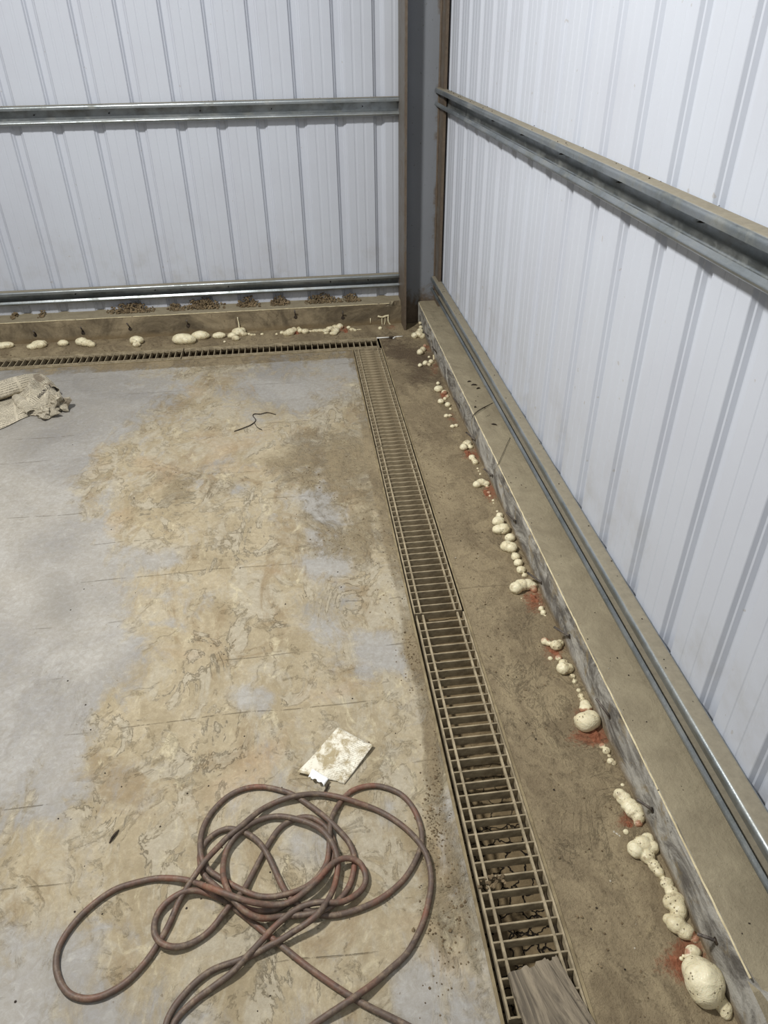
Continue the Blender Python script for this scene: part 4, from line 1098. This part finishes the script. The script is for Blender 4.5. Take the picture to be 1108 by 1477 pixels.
# ------------------------------------------------------------------ twigs, wires, little debris
def thread(name, label, P, r, z, mat, cat):
    v, f = tube(spline([onz(a, b, z+(.002*math.sin(k*1.3)+.002)) for k, (a, b) in enumerate(P)], 6), r, 6)
    o = link(name, v, f, mat, smooth=True); tag(o, label, cat); return o
thread('twig', 'thin curled dead root lying on the slab left of the far grate', [(338, 622), (352, 617), (363, 612), (369, 606), (365, 600), (367, 597), (376, 597), (386, 595), (398, 598)], .0022, .001, 'dark', 'twig')
thread('twig', 'short forked rootlet beside the curled dead root', [(367, 610), (371, 616), (378, 620)], .0015, .001, 'dark', 'twig')
thread('wire', 'thin dark wire arching across the top of the right kerb', [(680.5, 604), (684, 597), (693, 590), (703, 585), (711, 581)], .0011, KHR+.002, 'dark', 'wire')
thread('wire', 'second thin wire crossing the right kerb beside the arching one', [(681, 601), (690, 593), (700, 587), (706, 584)], .0010, KHR+.004, 'dark', 'wire')
thread('wire', 'straight hair-thin wire standing farther down the right kerb top', [(718, 671), (726, 653), (733, 637), (736, 631)], .0009, KHR+.002, 'dark', 'wire')
def chip(name, label, px, py, L, ang, z, cat='debris', r=.003, mat='dark', wall=None):
    p = onz(px, py, z) if wall is None else onx(px, py, wall)
    d = Vector((math.cos(ang), math.sin(ang), 0))*L/2
    v, f = tube([p-d, p-d*.3+Vector((0, 0, r)), p+d*.4+Vector((0, 0, r*.8)), p+d], [r*.4, r, r*.9, r*.3], 7)
    o = link(name, [Vector(q)+Vector((0, 0, r*.6)) for q in v], f, mat); tag(o, label, cat); return o
chip('bark_chip', 'dark splinter on the slab left of the hose loops', 165, 1207, .036, 1.1, 0, 'chip', .0032)
chip('dead_insect', 'longest dark insect husk on the right kerb top, third of its row', 713, 613, .026, -.5, KHR, 'insect', .003)
chip('dead_insect', 'dark insect husk in the row on the kerb top, uppermost', 677, 551, .02, .1, KHR, 'insect', .003)
chip('dead_insect', 'dark insect husk in the row on the kerb top, second down', 684, 556, .03, -.2, KHR, 'insect', .0035)
chip('dead_insect', 'dark insect husk in the row on the kerb top, lowest', 690, 561, .02, .3, KHR, 'insect', .0035)
chip('dead_insect', 'small round dark husk alone on the kerb top above the wires', 685.5, 588, .01, .3, KHR, 'insect', .0035)
# gritty debris nobody could count
def grit(name, label, spots, mat):
    parts = []
    for k, (p, r) in enumerate(spots): parts.append(lump(p, r, k, .7, 1, .6, 1.5))
    v, f = merge(parts); o = link(name, v, f, mat); tag(o, label, 'grit', kind='stuff'); return o
rnd = random.Random(5); sp = []
def scat(n, x0, x1, y0, y1, z, r0, r1):
    for _ in range(n): sp.append((Vector((rnd.uniform(x0, x1), rnd.uniform(y0, y1), z)), rnd.uniform(r0, r1)**1))
for cx, cy, rx, ry, n in ((600, 940, 22, 40, 170), (628, 1110, 14, 110, 150), (625, 1200, 18, 40, 120), (645, 1330, 34, 110, 160), (470, 690, 60, 50, 120), (560, 790, 20, 90, 110), (480, 780, 30, 16, 40)):
    for _ in range(n):
        p = onz(rnd.gauss(cx, rx*.6), rnd.gauss(cy, ry*.6), 0)
        if p.x < TX0-.01: sp.append((p+Vector((0, 0, .0005)), rnd.uniform(.0008, .0028)*(1 if rnd.random() < .93 else 1.8)))
scat(520, TX1+.02, KX-.01, .45, 4.3, .003, .0008, .0032); scat(260, -2.0, .6, TY1+.02, KY-.01, .003, .001, .004)
grit('soil_grit', 'loose crumbs of dry soil scattered along the drain and the kerbs', sp, 'clod')
sp = []
for _ in range(70):
    p = onz(rnd.uniform(20, 620), rnd.uniform(540, 1470), 0)
    if p.x < TX0-.02: sp.append((p, rnd.uniform(.0012, .003)))
scat(26, TX1+.02, KX-.01, .45, 4.3, .003, .001, .0028)
grit('dark_grit', 'black specks scattered on the floor slab and the dirt strip', sp, 'dark')
for lab, q in (('black specks lying on the top of the right kerb', (45, KX+.01, XW-.055, .5, 4.2, KHR+.0012, .001, .0022)),
               ('insect remains on the dusty top of the upper right rail', (34, XW-.044, XW-.006, .7, 4.2, 1.2795, .0012, .0026)),
               ('black specks on the dusty top of the lower right rail', (30, XW-.044, XW-.006, .6, 4.2, .2915, .001, .0024)),
               ('black specks on top of the upper back rail', (24, -2, .55, YW-.045, YW-.006, zt+.0015, .001, .002))):
    sp = []; scat(*q); grit('dark_grit', lab, sp, 'dark')
sp = []
scat(26, TX1+.02, KX-.01, .45, 3.6, .003, .0012, .003); scat(10, -1.5, .2, .5, 3.5, 0, .001, .0025); scat(10, KX+.01, XW-.06, .6, 4, KHR+.001, .001, .002)
for a, b in ((894, 1206), (890, 1203), (886, 1200), (899, 1126), (893, 1126), (902, 1131)): sp.append((onz(a, b, .003), .004))
grit('pale_grit', 'pale gravel and foam crumbs scattered on the dirt strip by the kerb', sp, 'pebble')

# ------------------------------------------------------------------ light
def area(name, loc, tgt, size, power, col=(1, 1, 1), sy=None):
    l = bpy.data.lights.new(name, 'AREA'); l.energy = power; l.color = col; l.size = size
    if sy: l.shape = 'RECTANGLE'; l.size_y = sy
    o = bpy.data.objects.new(name, l); C.objects.link(o); o.location = loc
    o.rotation_euler = (Vector(tgt)-Vector(loc)).to_track_quat('-Z', 'Y').to_euler(); return o
area('work_lamp', (-1.55, 1.75, 3.35), (-.1, 2.2, .3), .30, 150, (1, .985, .955))
area('ceiling_lamp', (-.6, -1.2, 3.6), (0, 1.8, 0), 1.6, 22, (.98, .99, 1))
w = bpy.data.worlds.new('world'); bpy.context.scene.world = w; w.use_nodes = True
w.node_tree.nodes['Background'].inputs[0].default_value = (.97, .98, 1.0, 1)
w.node_tree.nodes['Background'].inputs[1].default_value = .20
vs = bpy.context.scene.view_settings
vs.view_transform = 'Standard'; vs.look = 'None'; vs.gamma = 1; vs.use_curve_mapping = False; vs.exposure = 0.0
